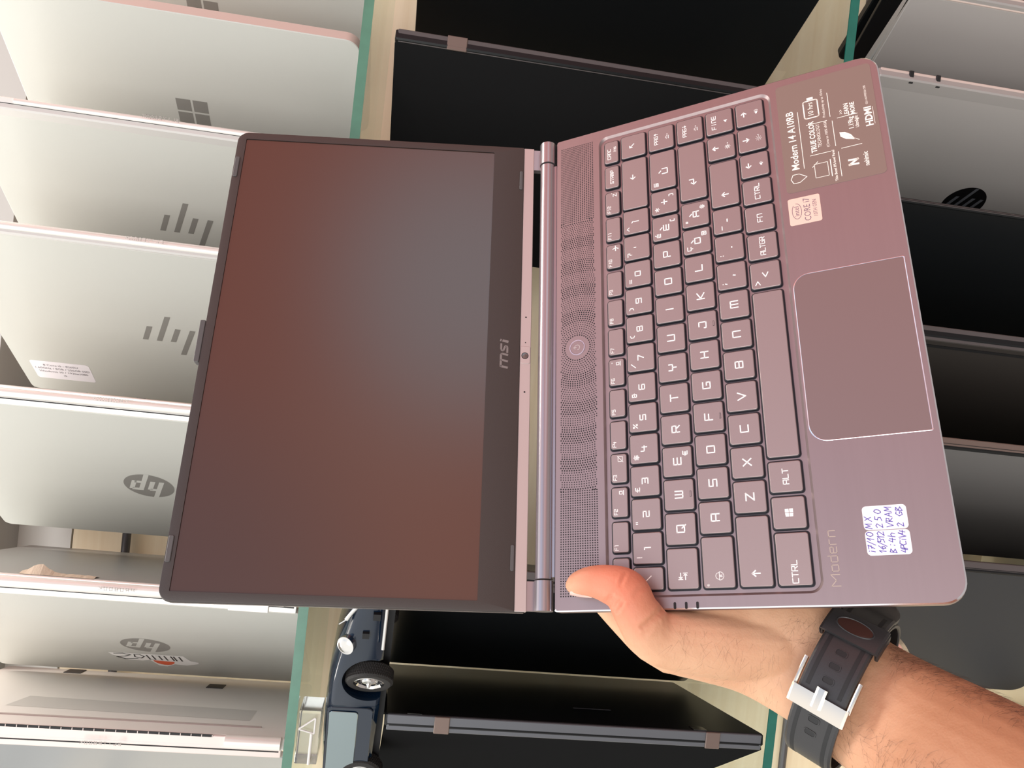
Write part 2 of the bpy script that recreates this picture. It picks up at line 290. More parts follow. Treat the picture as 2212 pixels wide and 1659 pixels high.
# ------------------------------------------------------------------ squarish stroke lettering
BX = [(0, 0), (0, 1), (1, 1), (1, 0), (0, 0)]
G = {'A': [[(0, 0), (0, 1), (1, 1), (1, 0)], [(0, .42), (1, .42)]], 'B': [BX, [(0, .5), (1, .5)]], 'C': [[(1, 1), (0, 1), (0, 0), (1, 0)]], 'D': [BX],
     'E': [[(1, 1), (0, 1), (0, 0), (1, 0)], [(0, .5), (1, .5)]], 'F': [[(1, 1), (0, 1), (0, 0)], [(0, .48), (.9, .48)]],
     'G': [[(1, 1), (0, 1), (0, 0), (1, 0), (1, .5), (.55, .5)]], 'H': [[(0, 0), (0, 1)], [(1, 0), (1, 1)], [(0, .5), (1, .5)]], 'I': [[(.5, 0), (.5, 1)]],
     'J': [[(.3, 1), (1, 1), (1, 0), (0, 0), (0, .25)]], 'K': [[(0, 0), (0, 1)], [(1, 1), (.1, .5), (1, 0)]], 'L': [[(0, 1), (0, 0), (1, 0)]],
     'M': [[(0, 0), (0, 1), (1, 1), (1, 0)], [(.5, 1), (.5, 0)]], 'N': [[(0, 0), (0, 1), (1, 1), (1, 0)]], 'O': [BX], '0': [BX],
     'P': [[(0, 0), (0, 1), (1, 1), (1, .42), (0, .42)]], 'Q': [BX, [(.6, .3), (1.05, -.15)]], 'R': [[(0, 0), (0, 1), (1, 1), (1, .45), (0, .45)], [(.5, .45), (1, 0)]],
     'S': [[(1, 1), (0, 1), (0, .5), (1, .5), (1, 0), (0, 0)]], '5': [[(1, 1), (0, 1), (0, .5), (1, .5), (1, 0), (0, 0)]], 'T': [[(0, 1), (1, 1)], [(.5, 1), (.5, 0)]],
     'U': [[(0, 1), (0, 0), (1, 0), (1, 1)]], 'V': [[(0, 1), (.5, 0), (1, 1)]], 'W': [[(0, 1), (0, 0), (1, 0), (1, 1)], [(.5, 1), (.5, 0)]], 'X': [[(0, 0), (1, 1)], [(0, 1), (1, 0)]],
     'Y': [[(0, 1), (0, .5), (1, .5), (1, 1)], [(.5, .5), (.5, 0)]], 'Z': [[(0, 1), (1, 1), (0, 0), (1, 0)]],
     '1': [[(.3, 1), (.6, 1), (.6, 0)]], '2': [[(0, 1), (1, 1), (1, .5), (0, .5), (0, 0), (1, 0)]], '3': [[(0, 1), (1, 1), (1, 0), (0, 0)], [(.2, .5), (1, .5)]],
     '4': [[(0, 1), (0, .45), (1, .45)], [(.8, .8), (.8, 0)]], '6': [[(1, 1), (0, 1), (0, 0), (1, 0), (1, .5), (0, .5)]], '7': [[(0, 1), (1, 1), (.4, 0)]],
     '8': [BX, [(0, .5), (1, .5)]], '9': [[(0, 0), (1, 0), (1, 1), (0, 1), (0, .5), (1, .5)]],
     '+': [[(0, .5), (1, .5)], [(.5, 0), (.5, 1)]], '-': [[(.2, .5), (.8, .5)]], '_': [[(0, 0), (1, 0)]], '.': [[(.45, 0), (.55, .0)]], ',': [[(.55, .15), (.45, -.2)]],
     ':': [[(.5, .2), (.5, .25)], [(.5, .75), (.5, .8)]], ';': [[(.5, .75), (.5, .8)], [(.55, .25), (.4, -.1)]], "'": [[(.5, 1), (.5, .7)]], '"': [[(.3, 1), (.3, .7)], [(.7, 1), (.7, .7)]],
     '<': [[(1, 1), (0, .5), (1, 0)]], '>': [[(0, 1), (1, .5), (0, 0)]], '!': [[(.5, 1), (.5, .35)], [(.5, .02), (.5, .05)]], '/': [[(0, 0), (1, 1)]], '\\': [[(0, 1), (1, 0)]], '|': [[(.5, 0), (.5, 1)]],
     '(': [[(.8, 1), (.3, .8), (.3, .2), (.8, 0)]], ')': [[(.2, 1), (.7, .8), (.7, .2), (.2, 0)]], '[': [[(.8, 1), (.3, 1), (.3, 0), (.8, 0)]], ']': [[(.2, 1), (.7, 1), (.7, 0), (.2, 0)]],
     '=': [[(0, .3), (1, .3)], [(0, .7), (1, .7)]], '?': [[(0, 1), (1, 1), (1, .5), (.5, .5), (.5, .3)], [(.5, .02), (.5, .05)]], '^': [[(0, .5), (.5, 1), (1, .5)]],
     '*': [[(0, .25), (1, .75)], [(0, .75), (1, .25)], [(.5, 0), (.5, 1)]], '#': [[(.3, 0), (.3, 1)], [(.7, 0), (.7, 1)], [(0, .3), (1, .3)], [(0, .7), (1, .7)]],
     '%': [[(0, 0), (1, 1)], [(0, .7), (.3, .7), (.3, 1), (0, 1), (0, .7)], [(.7, 0), (1, 0), (1, .3), (.7, .3), (.7, 0)]], '&': [[(1, .5), (.1, .5), (.1, 1), (.8, 1), (.8, .5)], [(.1, .5), (.1, 0), (.8, 0), (.8, .5)]],
     '$': [[(1, .85), (0, .85), (0, .5), (1, .5), (1, .15), (0, .15)], [(.5, 1.1), (.5, -.1)]], '£': [[(1, .9), (.3, .9), (.3, 0), (0, 0), (1, 0)], [(0, .5), (.8, .5)]],
     '€': [[(1, 1), (.2, 1), (.2, 0), (1, 0)], [(0, .35), (.8, .35)], [(0, .65), (.8, .65)]], '°': [[(.3, .6), (.7, .6), (.7, 1), (.3, 1), (.3, .6)]],
     '@': [BX, [(.7, .3), (.35, .3), (.35, .7), (.7, .7), (.7, .3)]], 'ç': [[(1, 1), (0, 1), (0, .2), (1, .2)], [(.5, .2), (.5, -.2)]], '§': [[(1, 1), (0, 1), (0, .6), (1, .6), (1, .3), (0, .3)], [(1, .3), (1, 0), (0, 0)]],
     'è': [[(1, .8), (0, .8), (0, 0), (1, 0)], [(0, .4), (1, .4)], [(.3, 1.3), (.6, 1.05)]], 'é': [[(1, .8), (0, .8), (0, 0), (1, 0)], [(0, .4), (1, .4)], [(.4, 1.05), (.7, 1.3)]],
     'ò': [[(0, 0), (0, .8), (1, .8), (1, 0), (0, 0)], [(.3, 1.3), (.6, 1.05)]], 'à': [[(0, 0), (0, .8), (1, .8), (1, 0)], [(0, .35), (1, .35)], [(.3, 1.3), (.6, 1.05)]],
     'ù': [[(0, .8), (0, 0), (1, 0), (1, .8)], [(.3, 1.3), (.6, 1.05)]], 'ì': [[(.5, 0), (.5, .8)], [(.3, 1.3), (.6, 1.05)]],
     '↑': [[(.5, 0), (.5, 1)], [(.1, .6), (.5, 1), (.9, .6)]], '↓': [[(.5, 0), (.5, 1)], [(.1, .4), (.5, 0), (.9, .4)]], '←': [[(0, .5), (1, .5)], [(.4, .9), (0, .5), (.4, .1)]],
     '→': [[(0, .5), (1, .5)], [(.6, .9), (1, .5), (.6, .1)]], '↖': [[(.1, .9), (.9, .1)], [(.1, .45), (.1, .9), (.55, .9)]], '↵': [[(1, 1), (1, .4), (0, .4)], [(.35, .75), (0, .4), (.35, .05)]]}
def glyphs(mb, s, x, y, h, z, mi=1, w=None, adv=None, sw=None, align='c', k=.9):
    """stroke text; x,y = centre (align c) or left-bottom (align l); h = cap height"""
    w = w or h * k; sw = sw or h * .17; adv = adv or w * 1.38
    if align == 'c': x -= (adv * (len(s) - 1) + w) / 2; y -= h / 2
    for i, ch in enumerate(s):
        for P in G.get(ch, []): mb.stroke([(x + i * adv + px * w, y + py * h) for px, py in P], sw, z, mi)

# ================================================================== CABINET
Z1, Z2, Z3 = EYE.z + .068, EYE.z - .334, EYE.z - .73
FY = .655
b = MB(); b.box(-1.0, 1.0, .93, .95, EYE.z - .76, EYE.z + .344)
o = b.build('wall_back', WOOD, smooth=False); tag(o, 'pale wood grain back panel of the display cabinet', None, kind='structure')
b = MB(); b.box(-1.0, 1.0, .93, .955, EYE.z + .346, EYE.z + .9); o = b.build('wall_upper', WALLW, smooth=False); tag(o, kind='structure')
b = MB(); b.box(-1.0, 1.0, .60, .93, Z3 - .02, Z3); o = b.build('shelf_board', WOOD, smooth=False); tag(o, 'pale wooden board at the bottom of the cabinet under the lowest laptops', 'shelf')
b = MB(); b.box(-2.5, 2.5, -3, 1.2, -.02, 0); o = b.build('floor', mat('floor_tile', (.36, .34, .32), .4, vary=.15, vscale=3), smooth=False); tag(o, kind='structure')
b = MB(); b.box(-1.0, 1.0, .85, .93, EYE.z + .40, EYE.z + .9); o = b.build('trim_1', mat('grey_laminate', (.40, .385, .37), .5), smooth=False); tag(o, kind='structure')
for nm, z, lab, em in (('glass_shelf', Z1, 'clear glass shelf with pale green front edge under the silver laptops', GEDGE), ('glass_shelf', Z2, 'clear glass shelf with dark green front edge under the black laptops', GEDGED)):
    t = empty(nm, Matrix.Translation((0, FY, z)), lab, 'shelf', 'glass shelves of the cabinet')
    b = MB(); b.box(-.9, .9, .0006, .245, -.0075, -.0002); b.build('glass_pane', GLASS, t, smooth=False)
    b = MB(); b.box(-.9, .9, -.0004, .0006, -.0078, 0); b.build('polished_edge', em, t, smooth=False)
for z, lab in ((EYE.z + .285, 'dark metal rail along the back behind the silver laptops'), (EYE.z - .492, 'grey metal rail along the back below the lower glass shelf')):
    b = MB(); b.cyl((-.95, 0, 0), (.95, 0, 0), .0045, n=16)
    o = b.build('support_rail', mat('rail_metal', (.10, .095, .10), .4, .5), loc=(0, .918, z)); tag(o, lab, 'rail', 'rails behind the shelves')

# ================================================================== DISPLAY LAPTOPS (standing on their short side, spine to the viewer)
def hp_round(mb, x, y, R, z, mi):
    """two-part disc with slanted letters left open"""
    n = 40
    def disc(a0, a1):
        return [(x + R * cos(RD(a0 + (a1 - a0) * i / n)), y + R * sin(RD(a0 + (a1 - a0) * i / n))) for i in range(n + 1)]
    sl = .33
    mb.flat(disc(0, 360)[:-1], z, mi)
def hp_letters(mb, x, y, R, z, mi):
    s = R / 10.; sl = .33; w = 1.75 * s
    def P(px, py): return (x + (px + sl * py) * s, y + py * s)
    def bar(x0, x1, y0, y1): mb.flat([P(x0, y0), P(x1, y0), P(x1, y1), P(x0, y1)], z, mi)
    bar(-5.4, -3.4, -4.2, 10.2)                                     # h stem
    bar(-3.4, -.9, 2.3, 4.2); bar(-1.9, .1, -4.2, 3.2)
    bar(1.6, 3.6, -10.2, 4.2); bar(3.6, 6.2, 2.3, 4.2); bar(5.4, 7.4, -4.2, 3.2); bar(3.6, 6.2, -4.2, -2.3)
def hp_bars(mb, x, y, R, z, mi):
    s = R / 10.; sl = .36
    def bar(cx, y0, y1, w=1.7): mb.flat([(x + (cx + sl * q + d) * s, y + q * s) for q, d in ((y0, -w / 2), (y0, w / 2), (y1, w / 2), (y1, -w / 2))], z, mi)
    bar(-6.2, -4, 10); bar(-1.8, -4, 3.2); bar(2.4, -10, 3.4); bar(6.6, -4, 3.4)
def squares(mb, x, y, s, z, mi):
    for i in (-1, 1):
        for j in (-1, 1):
            cx, cy = x + i * s * .27, y + j * s * .27; mb.flat([(cx - s * .235, cy - s * .235), (cx + s * .235, cy - s * .235), (cx + s * .235, cy + s * .235), (cx - s * .235, cy + s * .235)], z, mi)

def standing_laptop(X, z0, L, w, thL, label, lidm, spm, thB=None, XB=None, basem=None, group=None, r=.007, tl=.005, tb=.010, name='laptop', y0=.66,
                    logo=None, barrel=None, spine=True, base_fx=None, lid_fx=None, spine_fx=None, rimm=None, tabs=None):
    """X = lid outer line at the spine, XB = underside outer line"""
    R = empty(name, Matrix.Translation((X, y0, z0)), label, 'laptop', group)
    a = RD(thL); lidM = Matrix(((0, -sin(a), -cos(a), 0), (0, cos(a), -sin(a), 0), (1, 0, 0, 0), (0, 0, 0, 1)))
    b = MB(); b.slab(0, L, 0, w, -tl, 0, r=r, ch=.0006, mi=0, rr=[r, r, .0015 if thB is not None else r, .0015 if thB is not None else r], mside=1)
    lid = b.build('lid', [lidm, rimm or lidm], R, mw=lidM)
    if logo:
        kind, lx, ly, lr, lm = logo
        g = MB()
        {'round': hp_round, 'bars': hp_bars, 'squares': squares, 'disc': hp_round}[kind](g, lx, ly, lr, .00008, 0)
        if kind == 'round': hp_letters(g, lx, ly, lr, .00013, 1)
        if kind == 'disc': hp_bars(g, lx, ly, lr * .95, .00013, 1)
        g.build('emblem', [lm, lidm if kind == 'round' else GUNSP], lid, smooth=False)
    if lid_fx: lid_fx(lid)
    if thB is not None:
        c = RD(thB); XB_ = XB - X
        bM = Matrix(((0, -sin(c), cos(c), XB_), (0, cos(c), sin(c), 0), (-1, 0, 0, L), (0, 0, 0, 1)))
        b = MB(); b.slab(0, L, 0, w - .002, -tb, 0, r=r, ch=.0012, mi=0, rr=[r, r, .0015, .0015])
        base = b.build('base', basem or lidm, R, mw=bM)
        if base_fx: base_fx(base)
    if spine and XB is not None:
        gp = XB - X
        b = MB(); b.slab(.002, L - .002, .0004, gp - .0004, -.002, .0015, r=.001, ch=.0006)
        # spine frame: x up, y along +X of the world, z towards the viewer
        sM = Matrix(((0, 1, 0, 0), (0, 0, -1, 0), (1, 0, 0, 0), (0, 0, 0, 1)))
        sp = b.build('spine', spm, R, mw=sM)
        g = MB()
        g.box(.004, L - .004, gp * .30, gp * .36, .00155, .0017, 0)
        g.build('seam', BLACK, sp, smooth=False)
        if barrel:
            h0, h1, rad, bm = barrel
            g = MB(); g.cyl((h0, gp * .62, .0005), (h1, gp * .62, .0005), rad, n=28); g.build('hinge_barrel', bm, R, mw=sM)
        if tabs:
            for tz, tw, tm in tabs:
                g = MB(); g.slab(tz, tz + tw, -.0001, gp + .0001, .0008, .0030, r=.0006, ch=.0005); g.build('hinge_tab', tm, R, mw=sM)
        if spine_fx: spine_fx(sp, gp)
    return R, lid

SG = 'silver laptops standing on the upper glass shelf'; KG = 'black laptops standing on the lower glass shelf'; LG = 'laptops standing on the bottom board'
def letters_on_spine(txt, h0, h1, frac=.62, m=None):
    def f(sp, gp):
        g = MB(); n = len(txt); adv = (h1 - h0) / n
        for i, ch in enumerate(txt): glyphs(g, ch, h0 + adv * (i + .5), gp * frac, .0022, .0075, 0, w=.0019, sw=.0004)
        g.build('spine_lettering', m or mat('faint_lettering', (.42, .38, .35), .4, .4), sp, smooth=False)
    return f
# A : silver-blue lid at the bottom edge of the frame, vented underside in view
def a_base(o):
    L_ = .305; g = MB()
    def X(h): return L_ - (h - .068)
    g.flat([(X(.308 - .004), .056), (X(.104), .048), (X(.104), .086), (X(.300), .094)], .0001, 0); g.build('intake_grille', STRIP, o, smooth=False)
    g = MB(); g.box(X(.30), X(.091), .0262, .029, 0, .0009); g.build('foot_rail', mat('foot_rail', (.52, .45, .42), .5), o, smooth=False)
    for hx, d in ((.159, .178), (.305, .21)): g = MB(); g.box(X(hx + .008), X(hx - .008), d - .009, d + .009, 0, .0006); g.build('foot_pad', mat('foot_pad', (.05, .045, .045), .6), o, smooth=False)
def a_spine(sp, gp):
    g = MB(); g.box(.056, .290, gp * .90, gp * 1.02, .0012, .0018, 0)
    for i in range(29): g.box(.056 + i * .0081, .0565 + i * .0081, gp * .90, gp * 1.02, .0017, .0022, 1)
    g.build('exhaust_vent', [BLACK, SPINEP], sp, smooth=False)
    g = MB(); g.cyl((.003, gp * .72, .001), (.046, gp * .72, .001), .0052, n=24); g.build('hinge_cap', SPINE, sp)
    letters_on_spine('ELITEBOOK', .122, .154, .5)(sp, gp)
standing_laptop(-.3263, Z1, .305, .222, 34, 'silver laptop cut by the bottom of the photo, slotted exhaust vent along its spine', SILVERB, SPINEP, thB=11, XB=-.31, basem=mat('pale_underside', (.84, .81, .77), .45), group=None,
                base_fx=a_base, spine_fx=a_spine, rimm=SPINE)
# B : silver lid with round emblem and a lettered sticker
def b_lid(o):
    g = MB()
    out = [(.186, .157), (.184, .166), (.178, .170), (.172, .180), (.160, .181), (.152, .177), (.147, .196), (.140, .1985), (.131, .188), (.120, .190), (.108, .182), (.107, .176), (.114, .172), (.118, .156), (.15, .1555)]
    out = [(x - .003, y) for x, y in out]; out.reverse()
    g.flat([(x, y) for x, y in out], .00012, 0)
    sun = [(.149 - .003, .177)] + [(.1395 + .0095 * cos(RD(q)) - .003, .179 + .013 * sin(RD(q))) for q in range(180, -1, -20)] 
    g.flat(sun, .0002, 2)
    for i, ch in enumerate('SOUTHIE'):
        pass
    # letters: reading direction is up the lid
    g.stroke([(.178, .160), (.170, .158), (.164, .162), (.170, .168), (.178, .172), (.172, .178), (.160, .174)][::-1], .0016, .0002, 1)
    g.stroke([(.160, .160), (.155, .159), (.152, .165), (.156, .172), (.161, .168), (.160, .160)], .0014, .0002, 1)
    for x in (.149, .144, .138, .133, .127, .1245, .1195): g.stroke([(x, .160), (x - .0008, .174)], .0015, .0002, 1)
    g.stroke([(.149, .174), (.1445, .1745)], .0008, .0002, 1); g.stroke([(.141, .160), (.136, .160)], .0008, .0002, 1)
    g.build('sticker', [mat('white_vinyl', (.95, .94, .92), .4), mat('black_print', (.01, .012, .01), .4), DRED], o, smooth=False)['label'] = 'white sticker with curly black lettering and an orange sun'
def b_base(o):
    L_ = .30; g = MB(); random.seed(3); P = []
    ring = []
    for i in range(26):
        h = .213 - .055 * i / 25; hgt = .0012 + (.0065 * math.exp(-((i - 6) / 3.5) ** 2)) + random.random() * .0008
        ring.append((L_ - h, hgt))
    for (x0, h0), (x1, h1) in zip(ring[:-1], ring[1:]):
        g.add([(x0, .0005, 0), (x1, .0005, 0), (x1, .006 - h1 * .2, h1), (x0, .006 - h0 * .2, h0), (x0, .013, .0003), (x1, .013, .0003)], [(0, 1, 2, 3), (3, 2, 5, 4)], 0)
    g.build('torn_label_residue', mat('torn_paper', (.60, .50, .38), .7, bump=.4, bscale=500), o)['label'] = 'torn cream label residue'
standing_laptop(-.2098, Z1, .30, .230, 34.5, 'silver laptop with a white and orange lettered sticker below its round emblem', SILVER, SPINE, thB=9, XB=-.1938, basem=DGREYB,
                logo=('round', .143, .125, .0215, LIDLOGO), barrel=(.012, .272, .0046, SPINE), base_fx=b_base, spine_fx=letters_on_spine('PROBOOK', .124, .152, .72, mat('spine_print', (.45, .41, .38), .5)), lid_fx=b_lid, rimm=PINK,
                tabs=[(.0235, .031, SPINE)])
# C : silver lid, round emblem only
standing_laptop(-.0655, Z1, .308, .229, 36, 'silver laptop with a round emblem and no sticker, standing beside an empty gap', SILVER, SPINE, thB=14, XB=-.0503, basem=GREYB,
                logo=('round', .152, .118, .0215, LIDLOGO), spine_fx=letters_on_spine('PROBOOK', .143, .171, .8), rimm=SPINE, barrel=(-.0, .30, .0036, SPINE))
# D : slim, slash emblem, white printed label near the far top corner
def d_lid2(o):
    g = MB(); g.slab(.233, .286, .177, .207, 0, .00012, r=.003, ch=.00002, mi=0)
    for s_, y_ in (('8 Core i5 - 8265U', .1835), ('1.60GHz / 8GB / 256GB SSD', .1890), ('Windows 10 / 1920x1080', .1945), ('i5', .2000)): put_text(g, s_, .0042, .2595, y_ , .00022, 1, rot=180)
    g.build('price_label', [PAPER, mat('label_print', (.16, .14, .16), .6)], o, smooth=False)['label'] = 'white printed label'
standing_laptop(.0631, Z1, .298, .229, 34, 'slim silver laptop with slash emblem and a white printed label near the far corner', SILVER, SPINE, thB=16, XB=.0735, basem=GREYB,
                logo=('bars', .1475, .112, .0285, LIDLOGO), lid_fx=d_lid2, spine_fx=letters_on_spine('ELITEBOOK', .130, .159, .8), rimm=SPINE, barrel=(.0, .262, .0030, SPINE),
                tabs=[(.268, .012, mat('bright_clip', (.12, .12, .13), .15, .9))])
# E
standing_laptop(.1589, Z1, .290, .229, 34, 'slim silver laptop with slash emblem and no label, behind the held laptop corner', SILVER, SPINE, thB=16, XB=.1665, basem=GREYB,
                logo=('bars', .1415, .108, .0285, LIDLOGO), spine_fx=letters_on_spine('ELITEBOOK', .128, .156, .8), rimm=SPINE, barrel=(.0, .250, .0024, SPINE))
# F, G : thin closed tablets with four-square emblem
for X, lab in ((.2489, 'thin silver tablet with rounded corner, its four-square emblem half hidden by a laptop spine'), (.3345, 'thin silver tablet cut by the top of the photo behind the rounded one')):
    R_, l_ = standing_laptop(X, Z1, .283, .20, 34, lab, SILVER, PINK, logo=('squares', .143, .095, .026, LIDLOGO), r=.012, tl=.011, spine=False, name='tablet', rimm=PINK)
# ---- tier 2, black ones
standing_laptop(.2535, Z2, .3755, .245, 34, 'large black laptop with brown-grey spine and one square hinge tab at its top', BLK2, BRSP, thB=20, XB=.2645, basem=BLK, r=.004,
                tabs=[(.318, .016, BRTAB)], rimm=BRSP)
standing_laptop(.396, Z2, .367, .245, 22, 'large black laptop with plain lid at the top of the photo', BLK, BRSP, thB=5, XB=.414, basem=BLK, r=.004)
standing_laptop(-.177, Z2, .325, .238, 35.5, 'black laptop half hidden behind the held laptop and thumb', BLK, BRSP, thB=12, XB=-.160, basem=BLK, r=.004)
def j_base(o):
    g = MB(); g.box(.17, .205, .06, .0615, 0, .0003, 0); g.build('slot', mat('slot_grey', (.10, .10, .11), .5), o, smooth=False)
    g = MB(); g.box(.018, .030, .0, .012, 0, .0006, 0); g.build('hinge_plate', mat('black_gloss', (.02, .018, .017), .12), o, smooth=False)
    g = MB(); g.box(.262, .274, .0, .012, 0, .0006, 0); g.build('hinge_plate', mat('black_gloss'), o, smooth=False)
standing_laptop(-.2988, Z2, .325, .234, 34, 'black laptop with two bronze hinge tabs on its grey spine, beside the toy car', BLK2, GUNSP, thB=11, XB=-.2850, basem=BLK, r=.006,
                tabs=[(.040, .0125, BRTAB), (.272, .0125, BRTAB)], base_fx=j_base)
# ---- tier 3
standing_laptop(.364, Z3, .338, .24, 36, 'plain grey laptop in the upper right corner of the photo', GUN, PINK, thB=30, XB=.376, basem=GUN)
standing_laptop(.505, Z3, .30, .24, 36, 'black laptop behind the plain grey one near the top', BLK, BRSP, thB=30, XB=.517, basem=BLK)
standing_laptop(.2875, Z3, .362, .24, 34, 'grey laptop with pinkish spine and a dark round emblem on its lid', GUN, PINK, thB=28, XB=.2980, basem=GUN,
                logo=('disc', .2005, .119, .0215, mat('dark_emblem', (.012, .011, .012), .2, .5)), tabs=[(.330, .004, BLACK), (.305, .004, BLACK)], rimm=PINK)
standing_laptop(.1870, Z3, .335, .22, 34, 'plain black laptop between the round emblem laptop and the thick-spined one', BLK, BRSP, thB=18, XB=.1895, basem=BLK, tb=.003)
def n_lid(o):
    g = MB(); g.box(.03, .30, .006, .0095, 0, .0006, 0); g.build('lid_ridge', BLACK, o, smooth=False)
standing_laptop(.0700, Z3, .33, .185, 30, 'black laptop with thick brown spine and a ridge along its lid', mat('brown_black_lid', (.030, .025, .022), .5), BRSP, thB=18, XB=.0830, basem=BLK, lid_fx=n_lid)
def p_base(o):
    g = MB()
    g.box(.02, .33, .145, .215, 0, .0004, 0)
    for x0, x1, y0, y1 in ((.06, .105, .170, .185), (.112, .20, .160, .180)): g.box(x0, x1, y0, y1, .0004, .0006, 1)
    g.build('label_panel', [mat('panel_slate', (.035, .04, .045), .3), mat('silver_label', (.30, .31, .33), .3, .6)], o, smooth=False)
standing_laptop(-.0209, Z3, .345, .225, 34, 'grey laptop with silver stickers on its black underside', mat('dark_grey_lid', (.20, .19, .185), .38, .15), BRTAB, thB=11, XB=-.0125, basem=BLK, base_fx=p_base, rimm=BLACK)
standing_laptop(-.1290, Z3, .36, .255, 42, 'blue-grey laptop beside the watch and forearm', BLUEG, BRSP, thB=12, XB=-.1195, basem=BLK, r=.012)

# bracket under the upper shelf and bag on the board
t = empty('shelf_bracket', Matrix.Translation((-.300, .658, Z1 - .008)), 'clear block with white triangular wire bracket under the glass shelf beside the toy car', 'bracket')
b = MB(); b.slab(-.030, .0135, .0, .03, -.0185, -.001, r=.002, ch=.0005); b.build('clear_block', CLEAR, t)
b = MB()
tri = [(.0, -.0030, -.0020), (.0095, -.0030, -.0145), (-.0030, -.0030, -.0145)]
for i in range(3): b.cyl(tri[i], tri[(i + 1) % 3], .0007, n=10)
b.cyl((-.028, -.0030, -.0125), (-.0030, -.0030, -.0125), .0012, n=10); b.build('wire_triangle', WHITEM, t)
random.seed(5)
bm = bmesh.new(); bmesh.ops.create_icosphere(bm, subdivisions=4, radius=.03)
from mathutils import noise
for v in bm.verts:
    n_ = noise.noise(v.co * 60) + .6 * noise.noise(v.co * 140); v.co *= 1 + .28 * n_; v.co.z *= .7; v.co.x *= 1.2
me = bpy.data.meshes.new('plastic_bag'); bm.to_mesh(me); bm.free(); me.materials.append(mat('cloudy_plastic', (.72, .70, .68), .25, 0, trans=.45))
for p in me.polygons: p.use_smooth = False
o = bpy.data.objects.new('plastic_bag', me); COL.objects.link(o); o.location = (-.345, .82, Z3 + .0225); tag(o, 'crumpled clear plastic bag on the bottom board at the right edge', 'bag')

def resample_r(R, k):
    out = []
    def c4(p0, p1, p2, p3, t): return .5 * ((2 * p1) + (p2 - p0) * t + (2 * p0 - 5 * p1 + 4 * p2 - p3) * t * t + (3 * p1 - p0 - 3 * p2 + p3) * t ** 3)
    for i in range(len(R) - 1):
        a, b_, c_, d = R[max(i - 1, 0)], R[i], R[i + 1], R[min(i + 2, len(R) - 1)]
        for j in range(k): out.append([Vector([c4(a[m][q], b_[m][q], c_[m][q], d[m][q], j / k) for q in range(3)]) for m in range(len(b_))])
    out.append([Vector(p) for p in R[-1]]); return out
# ================================================================== TOY CAR
fw = Vector((.909, -.416, 0)); lf = Vector((.416, .909, 0))
wc = EYE + Vector((-.2515, .642, .0065))
carM = Matrix(((fw.x, lf.x, 0, wc.x), (fw.y, lf.y, 0, wc.y), (0, 0, 1, wc.z), (0, 0, 0, 1)))
car = empty('toy_car', carM, 'dark navy vintage toy car with chrome trim standing on top of the black laptops', 'toy car')
def section(hw, zb, zs, zt, n=12, yc=.040):
    P = []
    for i in range(n + 1):
        a = pi * i / n; P.append((yc - hw * (abs(cos(a)) ** .5) * (1 if cos(a) > 0 else -1), zs + (zt - zs) * sin(a) ** .8))
    P += [(yc + hw * .99, (zb + zs) / 2), (yc + hw * .97, zb + .003), (yc + hw * .9, zb), (yc - hw * .9, zb), (yc - hw * .97, zb + .003), (yc - hw * .99, (zb + zs) / 2)]
    return P
b = MB(); R_ = []
for x, hw, zb, zs, zt in ((-.135, .036, -.006, .020, .030), (-.10, .0400, -.008, .024, .034), (-.062, .0410, -.009, .026, .0345), (-.034, .0412, -.010, .0255, .034), (-.027, .0424, -.010, .0255, .0335), (-.012, .0428, -.010, .0245, .033), (0, .0430, -.009, .0230, .032),
                          (.014, .0428, -.009, .020, .030), (.028, .0415, -.009, .014, .0275), (.042, .0385, -.008, .009, .0245), (.058, .0350, -.007, .006, .0210), (.074, .0315, -.006, .004, .0175), (.088, .026, -.004, .002, .012), (.094, .018, -.002, .001, .006)):
    R_.append([(x, y, z) for y, z in section(hw, zb, zs, zt)])
R_ = [[tuple(p) for p in ring] for ring in resample_r(R_, 3)]
b.rings(R_); body = b.build('body', NAVY, car, ang=60)
c = MB(); c.cyl((0, -.012, -.0005), (0, .014, -.0005), .0215, n=48); cut = c.build('cutter', NAVY, car)
md = body.modifiers.new('arch', 'BOOLEAN'); md.object = cut; md.operation = 'DIFFERENCE'; md.solver = 'EXACT'
bpy.context.view_layer.update(); dg = bpy.context.evaluated_depsgraph_get(); nm = bpy.data.meshes.new_from_object(body.evaluated_get(dg)); body.modifiers.clear(); body.data = nm; bpy.data.objects.remove(cut)
body.data.shade_smooth(); body.data.set_sharp_from_angle(angle=RD(40))
for wx, wy, steer in ((0, 0, 24), (0, .080, 24), (-.108, 0, 0), (-.108, .080, 0)):
    sgn = -1 if wy < .04 else 1; cy = (.003 if wy < .04 else -.003)
    wm = Matrix.Translation((wx, wy + cy, 0)) @ Matrix.Rotation(-RD(steer), 4, 'Z')
    b = MB(); b.lathe((0, 0, 0), (0, sgn, 0), [(-.0065, .010), (-.0065, .0165), (-.0050, .0182), (.0045, .0182), (.0062, .0170), (.0066, .015), (.0060, .0122), (.0030, .0118)], n=64, cap=False)
    for k in range(60):
        a = 2 * pi * k / 60
        for q, dy in enumerate((-.0040, -.0020, 0, .0020, .0040)):
            a2 = a + (q % 2) * pi / 60; px, pz = .0183 * cos(a2), .0183 * sin(a2); b.box(px - .0005, px + .0005, dy - .0006, dy + .0006, pz - .0005, pz + .0005)
    wh = b.build('wheel', TYRE, car, mw=wm)
    b = MB(); b.lathe((0, 0, 0), (0, sgn, 0), [(.0030, .0120), (.0056, .0120), (.0060, .0110), (.0042, .0096), (.0036, .0070), (.0054, .0062), (.0060, .0055), (.0066, .0022), (.0090, .0010), (.0094, .0001)], n=40); b.build('hub_cap', CHROME, wh)
